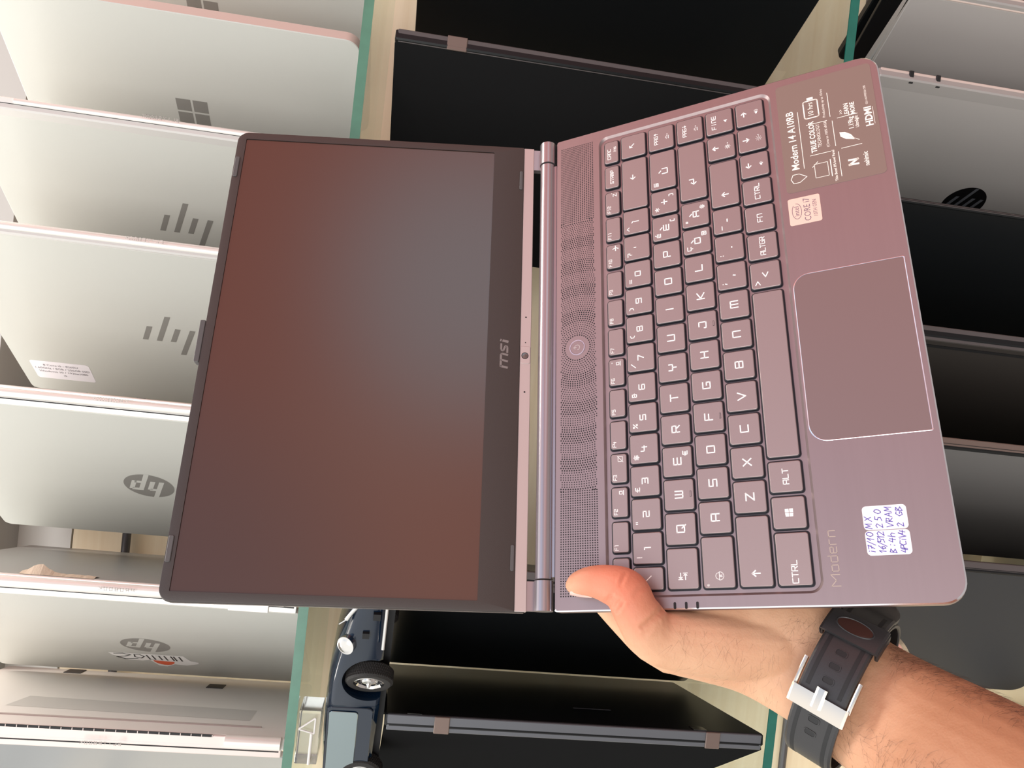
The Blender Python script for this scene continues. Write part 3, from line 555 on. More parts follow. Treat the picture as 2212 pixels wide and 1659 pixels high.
b = MB(); b.lathe((.034, .0010, .0195), (.15, -.86, .45), [(-.006, .0066), (.0015, .0072), (.0028, .0072), (.0030, .0060), (.0036, .0050), (.0042, .0025), (.0044, .0003)], n=36); b.build('headlight', CHROME, car)
b = MB(); pts = [Vector((.052 + .0030 * i, .008 + .0004 * i, .0218 - .0014 * i - .0001 * i * i)) for i in range(7)]
for p, q in zip(pts[:-1], pts[1:]): b.cyl(p, q, .0018, n=12)
b.cyl(pts[0], pts[0] + Vector((-.006, .001, .0055)), .0005, n=8); b.build('hood_trim', CHROME, car)
b = MB(); b.slab(-.112, -.030, -.006, .031, 0, .0012, r=.005, ch=.0006)
b.build('door', NAVY, car, mw=Matrix(((1, 0, 0, 0), (0, 0, -1, -.0008), (0, 1, 0, 0), (0, 0, 0, 1))))
b = MB(); b.slab(-.108, -.034, .006, .0290, 0, .0008, r=.003, ch=.0003)
b.build('side_window', CARGLASS, car, mw=Matrix(((1, 0, 0, 0), (0, 0, -1, -.0022), (0, 1, 0, 0), (0, 0, 0, 1))))
for x, y, z, sy, sz in ((.060, .0052, -.001, .0030, .0028), (.044, .0018, .006, .0026, .0026)):
    b = MB(); b.box(x - sy, x + sy, y - .002, y + .002, z - sz, z + sz); b.build('air_intake', BLACK, car, smooth=False)
b = MB(); b.cyl((.036, -.004, -.008), (.085, .010, -.008), .0016, n=12); b.build('bumper', CHROME, car)
b = MB(); b.box(-.12, .080, .010, .070, -.0145, -.0075); b.build('chassis', BLACK, car, smooth=False)

# ================================================================== HELD LAPTOP
Rl = Matrix(((0.024241374506015934, -0.900537520207478, -0.43410198163637187), (-0.9332534670813352, 0.1352883348285535, -0.33276873747391605), (0.35839966788869365, 0.4131939510180214, -0.8371501877795824)))
Tl = Vector((0.02762204, -0.02108476, 0.51652246))
lapM = Matrix.Translation(EYE + M @ Tl) @ (M @ Rl).to_4x4()
def lap_to_cam(x, y, z): return Rl @ Vector((x, y, z)) * 1 + Tl
lap = empty('open_laptop', lapM, 'open dark rose-grey laptop with printed keyboard held up by a hand', 'laptop')
mm = .001
# base: bridge between outer outline and keyboard recess
b = MB(); sg = 8
def O(i, z): return [(x, y, z) for x, y in rrect(-.161 + i, .161 - i, -.2083 + i, 0 - i, 0, [.0016, .0016, .011 - i * .6, .011 - i * .6], sg)]
def Rc(i, z): return [(x, y, z) for x, y in rrect(-.1545 + i, .1540 - i, -.1455 + i, -.0315 - i, 0, [.0065 - i * .6] * 4, sg)]
b.rings([O(.006, -.015), O(.0022, -.0135), O(0, -.0075), O(0, -.0007), O(.0007, 0), Rc(0, 0), Rc(.0013, -.0014)], mis=[0, 0, 0, 1, 0, 0], cap0=True, cap1=True, mi=0)
base = b.build('base_deck', [DECK, EDGE], lap, ang=15)
# status lights slits on the left edge
for yy in (-.0698, -.0759, -.0819): b = MB(); b.slab(-.1608, -.1572, yy - .0007, yy + .0007, 0, .00012, r=.0006, ch=.00002); b.build('status_slot', HOLE, base, smooth=False)
# hinge
b = MB(); b.cyl((-.1425, .0070, -.0015), (.1425, .0070, -.0015), .0052, n=36); b.build('hinge_barrel', HINGE, lap)
b = MB(); b.box(-.1415, .1415, .0002, .0042, -.008, -.0009); b.build('hinge_ledge', HINGE, lap, smooth=False)
for s_ in (-1, 1):
    b = MB(); b.cyl((s_ * .1435, .0070, -.0013), (s_ * .1605, .0070, -.0013), .0056, n=36); b.build('hinge_end', HINGE, lap)
# speaker grille
b = MB()
def hexa(x, y, r): b.flat([(x + r * cos(RD(60 * k)), y + r * sin(RD(60 * k))) for k in range(6)], .00006)
rg = 8.0
cx0, cy0 = -.0002, -.015
for xx in range(-109, 110):
    X_ = xx * 1.4 * mm
    if abs(X_) < .092: continue
    for j in range(16):
        hexa(X_, -.0043 - j * 1.5 * mm, .00044)
r_ = 8.6
while r_ < 92.5:
    n_ = int(2 * pi * r_ / 1.55)
    for k in range(n_):
        a = 2 * pi * (k + .5 * (int(r_) % 2)) / n_; X_, Y_ = r_ * cos(a), r_ * sin(a)
        if -.0273 < cy0 + Y_ * mm < -.0040 and abs(X_) < 92: hexa(cx0 + X_ * mm, cy0 + Y_ * mm, r_ > 0 and (.00040 if (int(r_ / 9) % 2) else .00050))
    r_ += 1.42
b.build('speaker_grille', HOLE, base, smooth=False)
# power button
b = MB(); b.lathe((cx0, cy0, 0), (0, 0, 1), [(0, .0052), (.0003, .0051), (.0003, .0046), (.0000, .0045)], n=48, cap=False, mi=1)
b.lathe((cx0, cy0, 0), (0, 0, 1), [(0, .0045), (.0002, .0044)], n=48, mi=0)
for k in range(14):
    a0, a1 = RD(125 - 290 * k / 14 + 0), RD(125 - 290 * (k + 1) / 14); b.stroke([(cx0 + .0017 * cos(a0), cy0 + .0017 * sin(a0)), (cx0 + .0017 * cos(a1), cy0 + .0017 * sin(a1))], .00035, .00026, 2)
b.stroke([(cx0, cy0 + .0006), (cx0, cy0 + .0024)], .00035, .00026, 2)
b.build('power_button', [DECK, EDGE, mat('soft_white', (.62, .56, .55), .4)], lap)
# touchpad
def tpo(i): return rrect(-.0765 - i, .0220 + i, -.2046 - i, -.1470 + i, 0, [.009 + i * .6, .009 + i * .6, .0008, .0008], 10)
b = MB(); b.rings([[(x, y, .00003) for x, y in tpo(.0005)], [(x, y, .00012) for x, y in tpo(.0002)], [(x, y, .00006) for x, y in tpo(0)]], mis=[1, 1], cap0=False, cap1=False)
b.flat(tpo(-.0001), .00009, 0); b.build('touchpad', [PADM, EDGE], lap, smooth=False)
# keys -------------------------------------------------------------
TOP = .0003; BOT = -.0014
def key(x0, x1, y0, y1, main=None, ul=None, lr=None, where=(0, 0), h=.0042, fk=None, icon=None, bumpk=False, sw=None, k=.9, adv=None):
    cx, cy = (x0 + x1) / 2 * mm, (y0 + y1) / 2 * mm; hx, hy = (x1 - x0) / 2 * mm, (y1 - y0) / 2 * mm
    b = MB(); e = .0004
    r1 = rrect(-hx - e, hx + e, -hy - e, hy + e, .0015, seg=4); r2 = rrect(-hx, hx, -hy, hy, .0014, seg=4); r3 = rrect(-hx + .0003, hx - .0003, -hy + .0003, hy - .0003, .0012, seg=4)
    b.rings([[(x, y, BOT) for x, y in r1], [(x, y, TOP - .00045) for x, y in r1], [(x, y, TOP - .0002) for x, y in r2], [(x, y, TOP) for x, y in r3]], mis=[1, 1, 0], mi=0, cap0=False, cap1=True)
    z = TOP + .00003
    if main: glyphs(b, main, where[0] * mm, where[1] * mm, h, z, 2, sw=sw, k=k, adv=adv)
    if ul: glyphs(b, ul, -hx + .0034, hy - .0035, .0026, z, 2, sw=.0005)
    if lr: glyphs(b, lr, hx - .0040, -hy + .0036, .0026, z, 2, sw=.0005)
    if fk: glyphs(b, fk, -hx + .0012, hy - .0032, .0020, z, 2, w=.0013, adv=.00185, sw=.00035, align='l')
    if icon: icon(b, z)
    if bumpk: b.box(-.0014, .0014, -hy + .0014, -hy + .0019, TOP, TOP + .0002, 0); b.stroke([(-.0016, -hy + .0013), (.0016, -hy + .0013), (.0016, -hy + .0020), (-.0016, -hy + .0020), (-.0016, -hy + .0013)], .00015, z, 1)
    e2 = .00065; b.flat(rrect(-hx - e - e2, hx + e + e2, -hy - e - e2, hy + e + e2, .0020, seg=4), BOT + .00004, 1)
    return b.build('key', [KEYM, KSIDE, WHITE], lap, loc=(cx, cy, 0), ang=10)
def ring(b, cx, cy, r, w, z, n=14, a0=0, a1=360):
    for q in range(n):
        p, s2 = RD(a0 + (a1 - a0) * q / n), RD(a0 + (a1 - a0) * (q + 1) / n); b.stroke([(cx + r * cos(p), cy + r * sin(p)), (cx + r * cos(s2), cy + r * sin(s2))], w, z, 2)
def ic_spk(n):
    def f(b, z):
        y = -.0040; b.flat([(-.0012, y - .0005), (-.0004, y - .0005), (.0004, y - .0013), (.0004, y + .0013), (-.0004, y + .0005), (-.0012, y + .0005)], z, 2)
        for q in range(n): ring(b, .0002, y, .0009 + q * .0007, .00025, z, 4, -45, 45)
    return f
def ic_sun(big, dn):
    def f(b, z):
        y = -.0040; ring(b, -.0004, y, .0007 if big else .0006, .0007 if big else .00025, z, 10)
        for q in range(8): a = RD(45 * q); b.stroke([(-.0004 + .0013 * cos(a), y + .0013 * sin(a)), (-.0004 + .0017 * cos(a), y + .0017 * sin(a))], .00025, z, 2)
        s = -1 if dn else 1; b.flat([(.0018, y - s * .0004), (.0026, y - s * .0004), (.0022, y + s * .0005)], z, 2)
    return f
def ic_kb(dn):
    def f(b, z):
        y = -.0040; b.stroke([(-.0014, y - .0009), (.0008, y - .0009)], .0004, z, 2)
        for a in (30, 65, 90, 115, 150): a = RD(a); b.stroke([(-.0003 + .0009 * cos(a), y - .0004 + .0009 * sin(a)), (-.0003 + .0016 * cos(a), y - .0004 + .0016 * sin(a))], .00022, z, 2)
        s = -1 if dn else 1; b.flat([(.0016, y - s * .0004), (.0024, y - s * .0004), (.0020, y + s * .0005)], z, 2)
    return f
def ic_dev(b, z): ring(b, .0055, -.0008, .0012, .0004, z, 4, 45, 405); b.stroke([(.0042, -.0024), (.0068, -.0024)], .0004, z, 2)
def ic_dot(b, z): ic_dev(b, z); ring(b, .0062, .0028, .0002, .0004, z, 5)
def ic_pad(b, z): b.stroke([(.0040, -.0022), (.0040, .0004), (.0070, .0004), (.0070, -.0022), (.0040, -.0022)], .00028, z, 2); b.stroke([(.0036, -.0026), (.0072, .0008)], .00028, z, 2)
def ic_plane(b, z): b.stroke([(.0040, -.0012), (.0072, -.0012)], .0006, z, 2); b.stroke([(.0052, .0006), (.0062, -.0012), (.0052, -.0030)], .0005, z, 2)
def ic_z(b, z): glyphs(b, 'Z', .0058, -.0016, .0022, z, 2, sw=.0004); ring(b, .0074, .0006, .0002, .0003, z, 5)
def ic_tab(b, z):
    x, y = -.0042, 0
    b.stroke([(x - .0016, y + .0024), (x - .0016, y + .0002)], .0004, z, 2); b.stroke([(x + .0018, y + .0013), (x - .0012, y + .0013)], .0005, z, 2); b.stroke([(x - .0004, y + .0021), (x - .0012, y + .0013), (x - .0004, y + .0005)], .0005, z, 2)
    b.stroke([(x + .0018, y - .0002), (x + .0018, y - .0024)], .0004, z, 2); b.stroke([(x - .0016, y - .0013), (x + .0014, y - .0013)], .0005, z, 2); b.stroke([(x + .0006, y - .0021), (x + .0014, y - .0013), (x + .0006, y - .0005)], .0005, z, 2)
def ic_caps(b, z):
    x, y = -.0072, -.0006; ring(b, x, y + .0006, .0017, .0003, z, 12, 0, 180); b.stroke([(x - .0021, y + .0004), (x + .0021, y + .0004)], .0003, z, 2); ring(b, x, y + .0002, .0021, .0003, z, 12, 180, 360)
    glyphs(b, 'A', x, y - .0006, .0010, z, 2, sw=.0003); ring(b, -.0118, .0058, .0003, .0006, z, 6)
def ic_win(b, z):
    for i in (0, 1):
        for j in (0, 1): x, y = -.0021 + i * .0022, -.0021 + j * .0022; b.flat([(x, y + (.0002 if i == 0 and j == 0 else 0)), (x + .0019, y), (x + .0019, y + .0019), (x, y + .0019 - (.0002 if i == 0 and j else 0))], z, 2)
# function row
x = -150.4; F0 = -45.2, -36.0
fr = [('F%d' % i) for i in range(1, 13)]; icons = {2: ic_dev, 3: ic_pad, 6: ic_dot, 10: ic_plane, 12: ic_z}
key(-150.2, -133.0, *F0, main='ESC', h=.0022, sw=.0004, where=(-3, 0))
for i in range(1, 13): xc = -121.1 + 20.05 * (i - 1); key(xc - 8.4, xc + 8.4, *F0, fk='F%d' % i, icon=icons.get(i))
key(111.5, 128.1, *F0, main='STAMP', h=.0021, sw=.0004, k=.75)
b_ = key(131.4, 148.4, *F0, main='CANC', where=(-1.5, 1.6), h=.0021, sw=.0004, k=.75)
g = MB(); glyphs(g, 'I', 0, -.0023, .0018, TOP + .00004, 0, sw=.0003); glyphs(g, 'NS', .0022, -.0025, .0013, TOP + .00004, 0, sw=.0003); g.build('key_legend', WHITE, b_, smooth=False)
# number row
R1 = -64.1, -47.8
key(-150.4, -138.6, *R1, main='\\', h=.003)
for i, (m_, u_) in enumerate((('1', '!'), ('2', '"'), ('3', '£'), ('4', '$'), ('5', '%'), ('6', '&'), ('7', '/'), ('8', '('), ('9', ')'), ('0', '='), ("'", '?'), ('ì', '^'))):
    xc = -127.9 + 19.05 * i; key(xc - 8.5, xc + 8.5, *R1, main=m_, ul=u_, h=.0034, sw=.00062)
key(91.8, 129.6, *R1, main='←', where=(5, 1), h=.0036); key(131.9, 149.3, *R1, main='↖', h=.0036, where=(0, 1))
# row 2
R2 = -83.2, -66.9
key(-150.4, -129.2, *R2, icon=ic_tab)
for i, (m_, u_, l_) in enumerate((('Q', 0, 0), ('W', 0, 0), ('E', 0, '€'), ('R', 0, 0), ('T', 0, 0), ('Y', 0, 0), ('U', 0, 0), ('I', 0, 0), ('O', 0, 0), ('P', 0, 0), ('è', 'é', '['), ('+', '*', ']'))):
    xc = -118.4 + 19.05 * i; key(xc - 8.4, xc + 8.4, *R2, main=m_, ul=u_ or None, lr=l_ or None, h=.0042 if m_ != '+' else .0034, sw=.0007, bumpk=(m_ == 'W'))
key(101.6, 129.6, *R2, main='ù', ul='§', h=.0042, where=(-1, -1)); key(132.0, 149.4, *R2, main='PAG↑', where=(0, 3.4), h=.0023, sw=.0004, k=.75, icon=ic_kb(False))
# row 3
R3 = -102.3, -86.0
key(-150.4, -124.0, *R3, icon=ic_caps)
for i, (m_, u_, l_) in enumerate((('A', 0, 0), ('S', 0, 0), ('D', 0, 0), ('F', 0, 0), ('G', 0, 0), ('H', 0, 0), ('J', 0, 0), ('K', 0, 0), ('L', 0, 0), ('ò', 'ç', '@'), ('à', '°', '#'))):
    xc = -113.4 + 19.05 * i; key(xc - 8.4, xc + 8.4, *R3, main=m_, ul=u_ or None, lr=l_ or None, h=.0042, sw=.0007, bumpk=m_ in 'FJ')
key(88.4, 129.6, *R3, main='↵', where=(-8, 0), h=.0042); key(132.2, 149.6, *R3, main='PAG↓', where=(0, 3.4), h=.0023, sw=.0004, k=.75, icon=ic_kb(True))
# row 4
R4 = -121.4, -105.1
key(-150.4, -114.2, *R4, main='↑', where=(-11.5, 0), h=.0038, sw=.0007)
for i, (m_, u_) in enumerate((('Z', 0), ('X', 0), ('C', 0), ('V', 0), ('B', 0), ('N', 0), ('M', 0), (',', ';'), ('.', ':'), ('-', '_'))):
    xc = -103.6 + 19.05 * i; key(xc - 8.4, xc + 8.4, *R4, main=m_, ul=u_ or None, h=.0042 if m_ not in ',.-' else .0028, sw=.0007, k=1.0 if m_ in 'MV' else .9)
key(78.4, 110.2, *R4, main='↑', where=(-8, 0), h=.0038, sw=.0007); key(113.0, 129.8, *R4, main='↑', where=(0, 3.6), h=.0034, sw=.0007, icon=ic_sun(True, False)); key(132.6, 149.8, *R4, main='FINE', where=(0, 3.4), h=.0026, sw=.0004, k=.75, icon=ic_spk(0))
# row 5
R5 = -140.5, -124.2
key(-150.4, -124.0, *R5, main='CTRL', where=(-6.5, 0), h=.0028, sw=.00045, k=.78)
key(-121.6, -105.2, *R5, icon=ic_win); key(-102.4, -86.0, *R5, main='ALT', h=.0028, sw=.00045, k=.78); key(-83.2, 15.2, *R5); key(18.0, 34.6, *R5, main='<', ul='>', h=.0030, sw=.0006)
key(37.0, 53.8, *R5, main='ALTGR', h=.0028, sw=.00042, k=.68, adv=.0025); key(56.2, 73.0, *R5, main='FN', h=.0028, sw=.00045, k=.8)
key(75.2, 91.8, *R5, main='CTRL', h=.0028, sw=.00045, k=.75); key(94.4, 111.0, *R5, main='←', where=(0, 3.6), h=.0034, sw=.0007, icon=ic_spk(1)); key(113.4, 130.2, *R5, main='↓', where=(0, 3.6), h=.0034, sw=.0007, icon=ic_sun(False, True)); key(132.8, 150.0, *R5, main='→', where=(0, 3.6), h=.0034, sw=.0007, icon=ic_spk(2))
# deck lettering
b = MB()
x = -.1516
def lower(b, ch, x, y, h, sw, z, mi):
    P = {'M': [[(0, 0), (.0, 1.35), (.95, .55), (1.9, 1.35), (1.9, 0)]], 'o': [BX], 'd': [[(1, 1.45), (1, 0), (0, 0), (0, 1), (1, 1)]], 'e': [[(1, 0), (0, 0), (0, 1), (1, 1), (1, .5), (0, .5)]], 'r': [[(0, 0), (0, 1), (.8, 1)]], 'n': [[(0, 0), (0, 1), (1, 1), (1, 0)]]}
    for q in P[ch]: b.stroke([(x + px * h * .95, y + py * h) for px, py in q], sw, z, mi)
xs = [.2, 7.5, 12.0, 16.4, 20.7, 24.6]
for ch, dx in zip('Modern', xs): lower(b, ch, x + dx * mm, -.1533, .0031, .00042, .00006, 0)
b.build('deck_lettering', ENGR, base, smooth=False)
# big spec sticker (emblem simplified to a plain shield outline)
b = MB(); b.slab(.0768, .1553, -.2040, -.1492, 0, .00015, r=.0025, ch=.00003, mi=0)
Z = .0002; X0 = .0768
def P(mmx, mmy): return (X0 + mmx * mm, -.1492 - mmy * mm)
sh = [(6, 4.5), (9, 3.2), (12, 4.5), (12, 8), (9, 12.2), (6, 8), (6, 4.5)]
b.stroke([P(*q) for q in sh], .0004, Z, 1)
def tt(s_, size, mx, my, **k): put_text(b, s_, size, *P(mx, my), Z, 1, **k)
tt('Modern 14 A10RB', .0061, 15.0, 6.8, align='LEFT', sx=.92, bold=.00008)
def ln(x0, y0, x1, y1, w=.00035): b.stroke([P(x0, y0), P(x1, y1)], w, Z, 1)
ln(15, 11.3, 56, 11.3)
tt('Thin Bezel IPS-level Panel', .0021, 12.3, 28.2, bold=.00003); tt('TRUE COLOR', .0043, 35.5, 18.2, sx=.85, bold=.00012); tt('TECHNOLOGY', .0029, 35.5, 21.6, sx=.85); tt('(Close to 100% sRGB)', .0021, 35.5, 26.0)
tt('10 hrs', .0045, 55.8, 19.0, sx=.9); tt('Productivity up to 10 hrs', .0021, 58, 26.0)
ring_ = rrect(P(49.5, 0)[0], P(62.2, 0)[0], P(0, 23.2)[1], P(0, 15)[1], .0012, seg=3); b.stroke(ring_ + [ring_[0]], .0007, Z, 1)
b.flat([P(62.8, 21), P(64.6, 21), P(64.6, 17.4), P(62.8, 17.4)][::-1], Z, 1)
b.stroke([P(6.5, 17), P(16, 17), P(16, 24.4), P(6.5, 24.4), P(6.5, 17)], .0003, Z, 1); ln(5.6, 26, 17, 26, .0005); b.stroke([P(14.4, 16), P(17.4, 19)], .0004, Z, 1)
for a_, b_2 in (((4, 31), (21, 31)), ((25.5, 30), (43.5, 30)), ((47, 29.2), (64.5, 29.2))): ln(*a_, *b_2)
for xx_ in (22.6, 44.8): ln(xx_, 15.5, xx_, 27)
for xx_ in (22.8, 44.6): ln(xx_, 33, xx_, 44)
b.stroke([P(10, 40.5), P(10.2, 36), P(13.2, 40.5), P(13.4, 36)], .0012, Z, 1); tt('nahimic', .0038, 12, 45.2, sx=.85, bold=.00006)
b.flat([P(27, 40.5), P(28.5, 36), P(31, 33.3), P(34.2, 33.0), P(33.5, 36), P(31, 39), P(28, 40.5)][::-1], Z, 1); ln(26, 43, 30.5, 37, .0003)
tt('1.19kg', .0040, 38.8, 40.0, sx=.85, bold=.00005); tt('Ultralight', .0026, 38.9, 43.2, sx=.85, bold=.00004)
tt('>>', .0030, 48.3, 35.4); tt('LEARN', .0036, 49.0, 38.6, sx=.85, bold=.00008); tt('MORE', .0036, 49.0, 42.0, sx=.9, bold=.00008)
tt('HDMI', .0056, 40.5, 50.0, sx=1.0, bold=.00015); ln(34.5, 52.6, 46.5, 52.6, .0002); tt('G51-N1P9D26-C85', .0017, 56, 50.0)
o = b.build('specification_sticker', [STK, STKW], lap, smooth=False); o['label'] = 'large grey sticker with white printing'
b = MB(); b.slab(.0546, .0727, -.1668, -.1490, 0, .00015, r=.0012, ch=.00003, mi=0)
n_ = 20
for q in range(n_ - 2): a0, a1 = RD(40 + 18 * q), RD(40 + 18 * (q + 1)); b.stroke([(.0637 + .0052 * cos(a0), -.1535 + .0026 * sin(a0)), (.0637 + .0052 * cos(a1), -.1535 + .0026 * sin(a1))], .0003, .0002, 1)
put_text(b, 'intel', .0040, .0637, -.1535, .0002); put_text(b, 'CORE i7', .0052, .0637, -.1594, .0002, sx=.82); put_text(b, '10TH GEN', .0031, .0637, -.1637, .0002, sx=.82)
o = b.build('processor_sticker', [INTEL, INTELT], lap, smooth=False); o['label'] = 'pale square processor sticker'
# two handwritten labels
random.seed(11)
OV = [(.5 + .45 * cos(RD(a)), .5 + .5 * sin(RD(a))) for a in range(60, 421, 40)]
HW = {'0': [OV], 'M': [[(0, 0), (.15, 1), (.5, .3), (.85, 1), (1, 0)]], 'X': [[(0, 0), (.9, 1)], [(.1, 1), (.5, .5), (.9, 0)]], '2': [[(0, .8), (.4, 1), (.8, .75), (.1, 0), (.9, .05)]], '5': [[(.9, 1), (.2, 1), (.15, .6), (.7, .55), (.8, .2), (.1, 0)]],
      'V': [[(0, 1), (.45, 0), (1, 1)]], 'R': [[(.1, 0), (.1, 1)], [(0, 1), (.8, .9), (.7, .55), (.1, .5), (.9, 0)]], 'A': [[(0, 0), (.45, 1), (.9, 0)], [(.15, .4), (.8, .4)]], 'B': [[(.1, 0), (.1, 1), (.7, .85), (.15, .5), (.85, .25), (.1, 0)]],
      'G': [[(.9, .85), (.4, 1), (.05, .5), (.4, 0), (.9, .15), (.9, .45), (.5, .45)]], '1': [[(.1, .6), (.5, 1), (.45, 0)]], '6': [[(.7, 1), (.15, .4), (.4, 0), (.8, .2), (.6, .5), (.2, .35)]], '7': [[(0, .9), (.9, 1), (.3, 0)], [(.2, .5), (.8, .5)]],
      'I': [[(.5, 0), (.5, .6)], [(.5, .85), (.5, .9)]], 'H': [[(.1, 1), (.1, 0)], [(.1, .4), (.5, .6), (.8, .4), (.8, 0)]], '4': [[(.3, 1), (.05, .4), (.9, .4)], [(.7, .8), (.6, 0)]], 'P': [[(.1, 0), (.1, 1), (.8, .85), (.7, .5), (.1, .45)]],
      'C': [[(.9, .9), (.3, .95), (.05, .5), (.3, .05), (.9, .1)]], '/': [[(.1, -.2), (.8, 1.1)]], 'D': [[(.1, 0), (.1, 1), (.8, .7), (.8, .3), (.1, 0)]], 'S': [[(.9, .9), (.2, .95), (.2, .6), (.8, .4), (.7, .05), (0, .05)]]}
def hand(b, s_, x, y, h, adv, sw=.00045):
    for i, ch in enumerate(s_):
        for Pq in HW.get(ch.upper(), G.get(ch.upper(), [])):
            b.stroke([(x + i * adv + px * h * .72 + (py - .5) * h * .18 + random.uniform(-1, 1) * h * .04, y + py * h + random.uniform(-1, 1) * h * .05) for px, py in Pq], sw, .00022, 1)
for x0, x1, rows in ((-.1374, -.1252, ('i7/10', '16/512', 'B:4h', '4PCIV4')), (-.1249, -.1129, ('MX', '250', 'VRAM', '2 GB'))):
    b = MB(); b.slab(x0, x1, -.1874, -.1672, 0, .00015, r=.0020, ch=.00003, mi=0)
    for i, rw in enumerate(rows): hand(b, rw, x0 + .0010, -.1709 - .0048 * i, .0030, min(.0036, .0104 / len(rw)), sw=.00036)
    b.build('handwritten_label', [PAPER, INK], lap, smooth=False)['label'] = 'white label with violet handwriting'
# lid ---------------------------------------------------------------
al = 0.50612316
lidM = Matrix.Translation((0, .0174, 0)) @ Matrix(((1, 0, 0, 0), (0, cos(al), -sin(al), 0), (0, sin(al), cos(al), 0), (0, 0, 0, 1)))
b = MB(); b.slab(-.1612, .1612, .0008, .2092, -.0062, -.0004, r=.010, ch=.0008, rr=[.0078, .0078, .001, .001], mi=0, mside=1, mtop=0, seg=8)
lid = b.build('lid', [BEZEL, HINGE], lap, mw=lidM)
b = MB(); b.slab(-.1606, .1606, -.0002, .0069, -.0055, .0, r=.0006, ch=.0003); b.build('chin_strip', CHIN, lid)
for s_ in (-1, 1):
    b = MB(); b.box(min(s_ * .1432, s_ * .1600), max(s_ * .1432, s_ * .1600), -.0085, .0002, -.0048, -.0010); b.build('hinge_arm', HINGE, lid, smooth=False)
# bezel frame above the screen plane
Bo = rrect(-.1606, .1606, .0072, .2086, 0, [.0074, .0074, .0006, .0006], 8); Bi = rrect(-.1552, .1552, .0282, .2028, 0, [.0006] * 4, 8)
b = MB(); b.rings([[(x, y, -.0004) for x, y in Bo], [(x, y, .0004) for x, y in Bo], [(x, y, .0005) for x, y in rrect(-.1602, .1602, .0076, .2082, 0, [.0070, .0070, .0004, .0004], 8)], [(x, y, .0005) for x, y in Bi], [(x, y, -.0002) for x, y in Bi]], cap0=False, cap1=False, mis=[0, 0, 0, 1])
b.build('bezel', [BEZEL, BLACK], lid)
b = MB(); b.box(-.1552, .1552, .0282, .2028, -.0003, -.0001); b.build('screen', SCREEN, lid, smooth=False)
b = MB(); b.slab(-.0149, .0140, .2088, .2122, -.0055, .0008, r=.0008, ch=.0003); b.build('latch_tab', RUBBER, lid)
for x0, x1, y0, y1 in ((.1235, .1398, .2050, .2080), (-.1390, -.1238, .2050, .2080), (.1252, .1404, .0076, .0098), (-.1378, -.1226, .0076, .0098)):
    b = MB(); b.slab(x0, x1, y0, y1, .0004, .0012, r=.0009, ch=.0003); b.build('rubber_bumper', RUBBER, lid)
b = MB(); b.slab(-.0062, .0058, .0002, .0066, 0, .00035, r=.0012, ch=.00015, mi=0); b.lathe((-.0008, .0036, .0003), (0, 0, 1), [(0, .0023), (.00012, .0023), (.00006, .0019)], n=30, mi=1); b.lathe((-.0008, .0036, .0004), (0, 0, 1), [(0, .0019), (.0001, .0005), (.0002, .0001)], n=24, mi=2)
b.build('webcam', [CHIN, BLACK, mat('lens', (.10, .08, .075), .1, 0, spec=1)], lid)
for x_, r_ in ((.0268, .00055), (-.0257, .00055), (.0086, .00035)): b = MB(); b.cyl((x_, .0034, 0), (x_, .0034, .00012), r_, n=12); b.build('microphone_hole', BLACK, lid, smooth=False)
# slanted three-letter wordmark on the lower bezel
b = MB(); zz = .00056; s = .0056; x0 = -.0105; y0 = .0145; sl = .22
def Q(px, py): return (x0 + px * mm + sl * py * mm, y0 + py * mm)
def st(pts, w): b.stroke([Q(*p) for p in pts], w * mm, zz, 0, ext=False)
st([(.7, 0), (.7, 4.9)], 1.5); st([(0.2, 4.6), (4.6, 4.6), (5.1, 4.0), (5.1, 0)], 1.35); st([(9.5, 0), (9.5, 4.0), (8.9, 4.6), (4.8, 4.6)], 1.35)
st([(10.9, .6), (14.9, .6), (15.6, 1.3), (15.4, 2.0), (12.0, 3.1), (11.7, 3.9), (12.3, 4.6), (16.6, 4.6)], 1.25)
st([(18.8, 0), (18.8, 3.9)], 1.7); st([(18.8, 4.5), (18.8, 5.4)], 1.7)
b.build('wordmark', LOGO, lid, smooth=False)

# ================================================================== HAND AND FOREARM
RP = campt(1800, 1475, .432)            # root point of the person object (wrist)
mbp = MB()
def ell(Uc, Lc, th, n=26, flat=.9):
    """ring: Uc, Lc = world points at the two silhouettes, th = half thickness in metres towards / away from the camera"""
    c = (Uc + Lc) / 2; w = (Lc - Uc) / 2; view = (c - EYE).normalized(); d = (view - w.normalized() * view.dot(w.normalized())).normalized()
    R = []
    for i in range(n):
        a = 2 * pi * i / n; ca, sa = cos(a), sin(a)
        R.append(tuple(c + w * (abs(ca) ** flat) * (1 if ca > 0 else -1) + d * th * (abs(sa) ** flat) * (1 if sa > 0 else -1) - RP))
    return R
ARM = [((2420, 1610), (2230, 2010), .325, .332, .040), ((2300, 1566), (2080, 1870), .345, .352, .037), ((2134, 1490), (1930, 1742), .372, .380, .031), ((2034, 1445), (1860, 1682), .392, .400, .027), ((1960, 1408), (1795, 1630), .408, .416, .0235),
       ((1900, 1372), (1740, 1584), .420, .426, .0205), ((1850, 1326), (1690, 1548), .432, .436, .0196), ((1780, 1268), (1600, 1498), .4415, .4405, .0185), ((1690, 1195), (1515, 1473), .452, .4385, .0168), ((1590, 1180), (1440, 1454), .460, .439, .0150),
       ((1500, 1200), (1400, 1432), .466, .446, .0125)]
secs = [(campt(*U, zu), campt(*Lw, zl), th) for U, Lw, zu, zl, th in ARM]
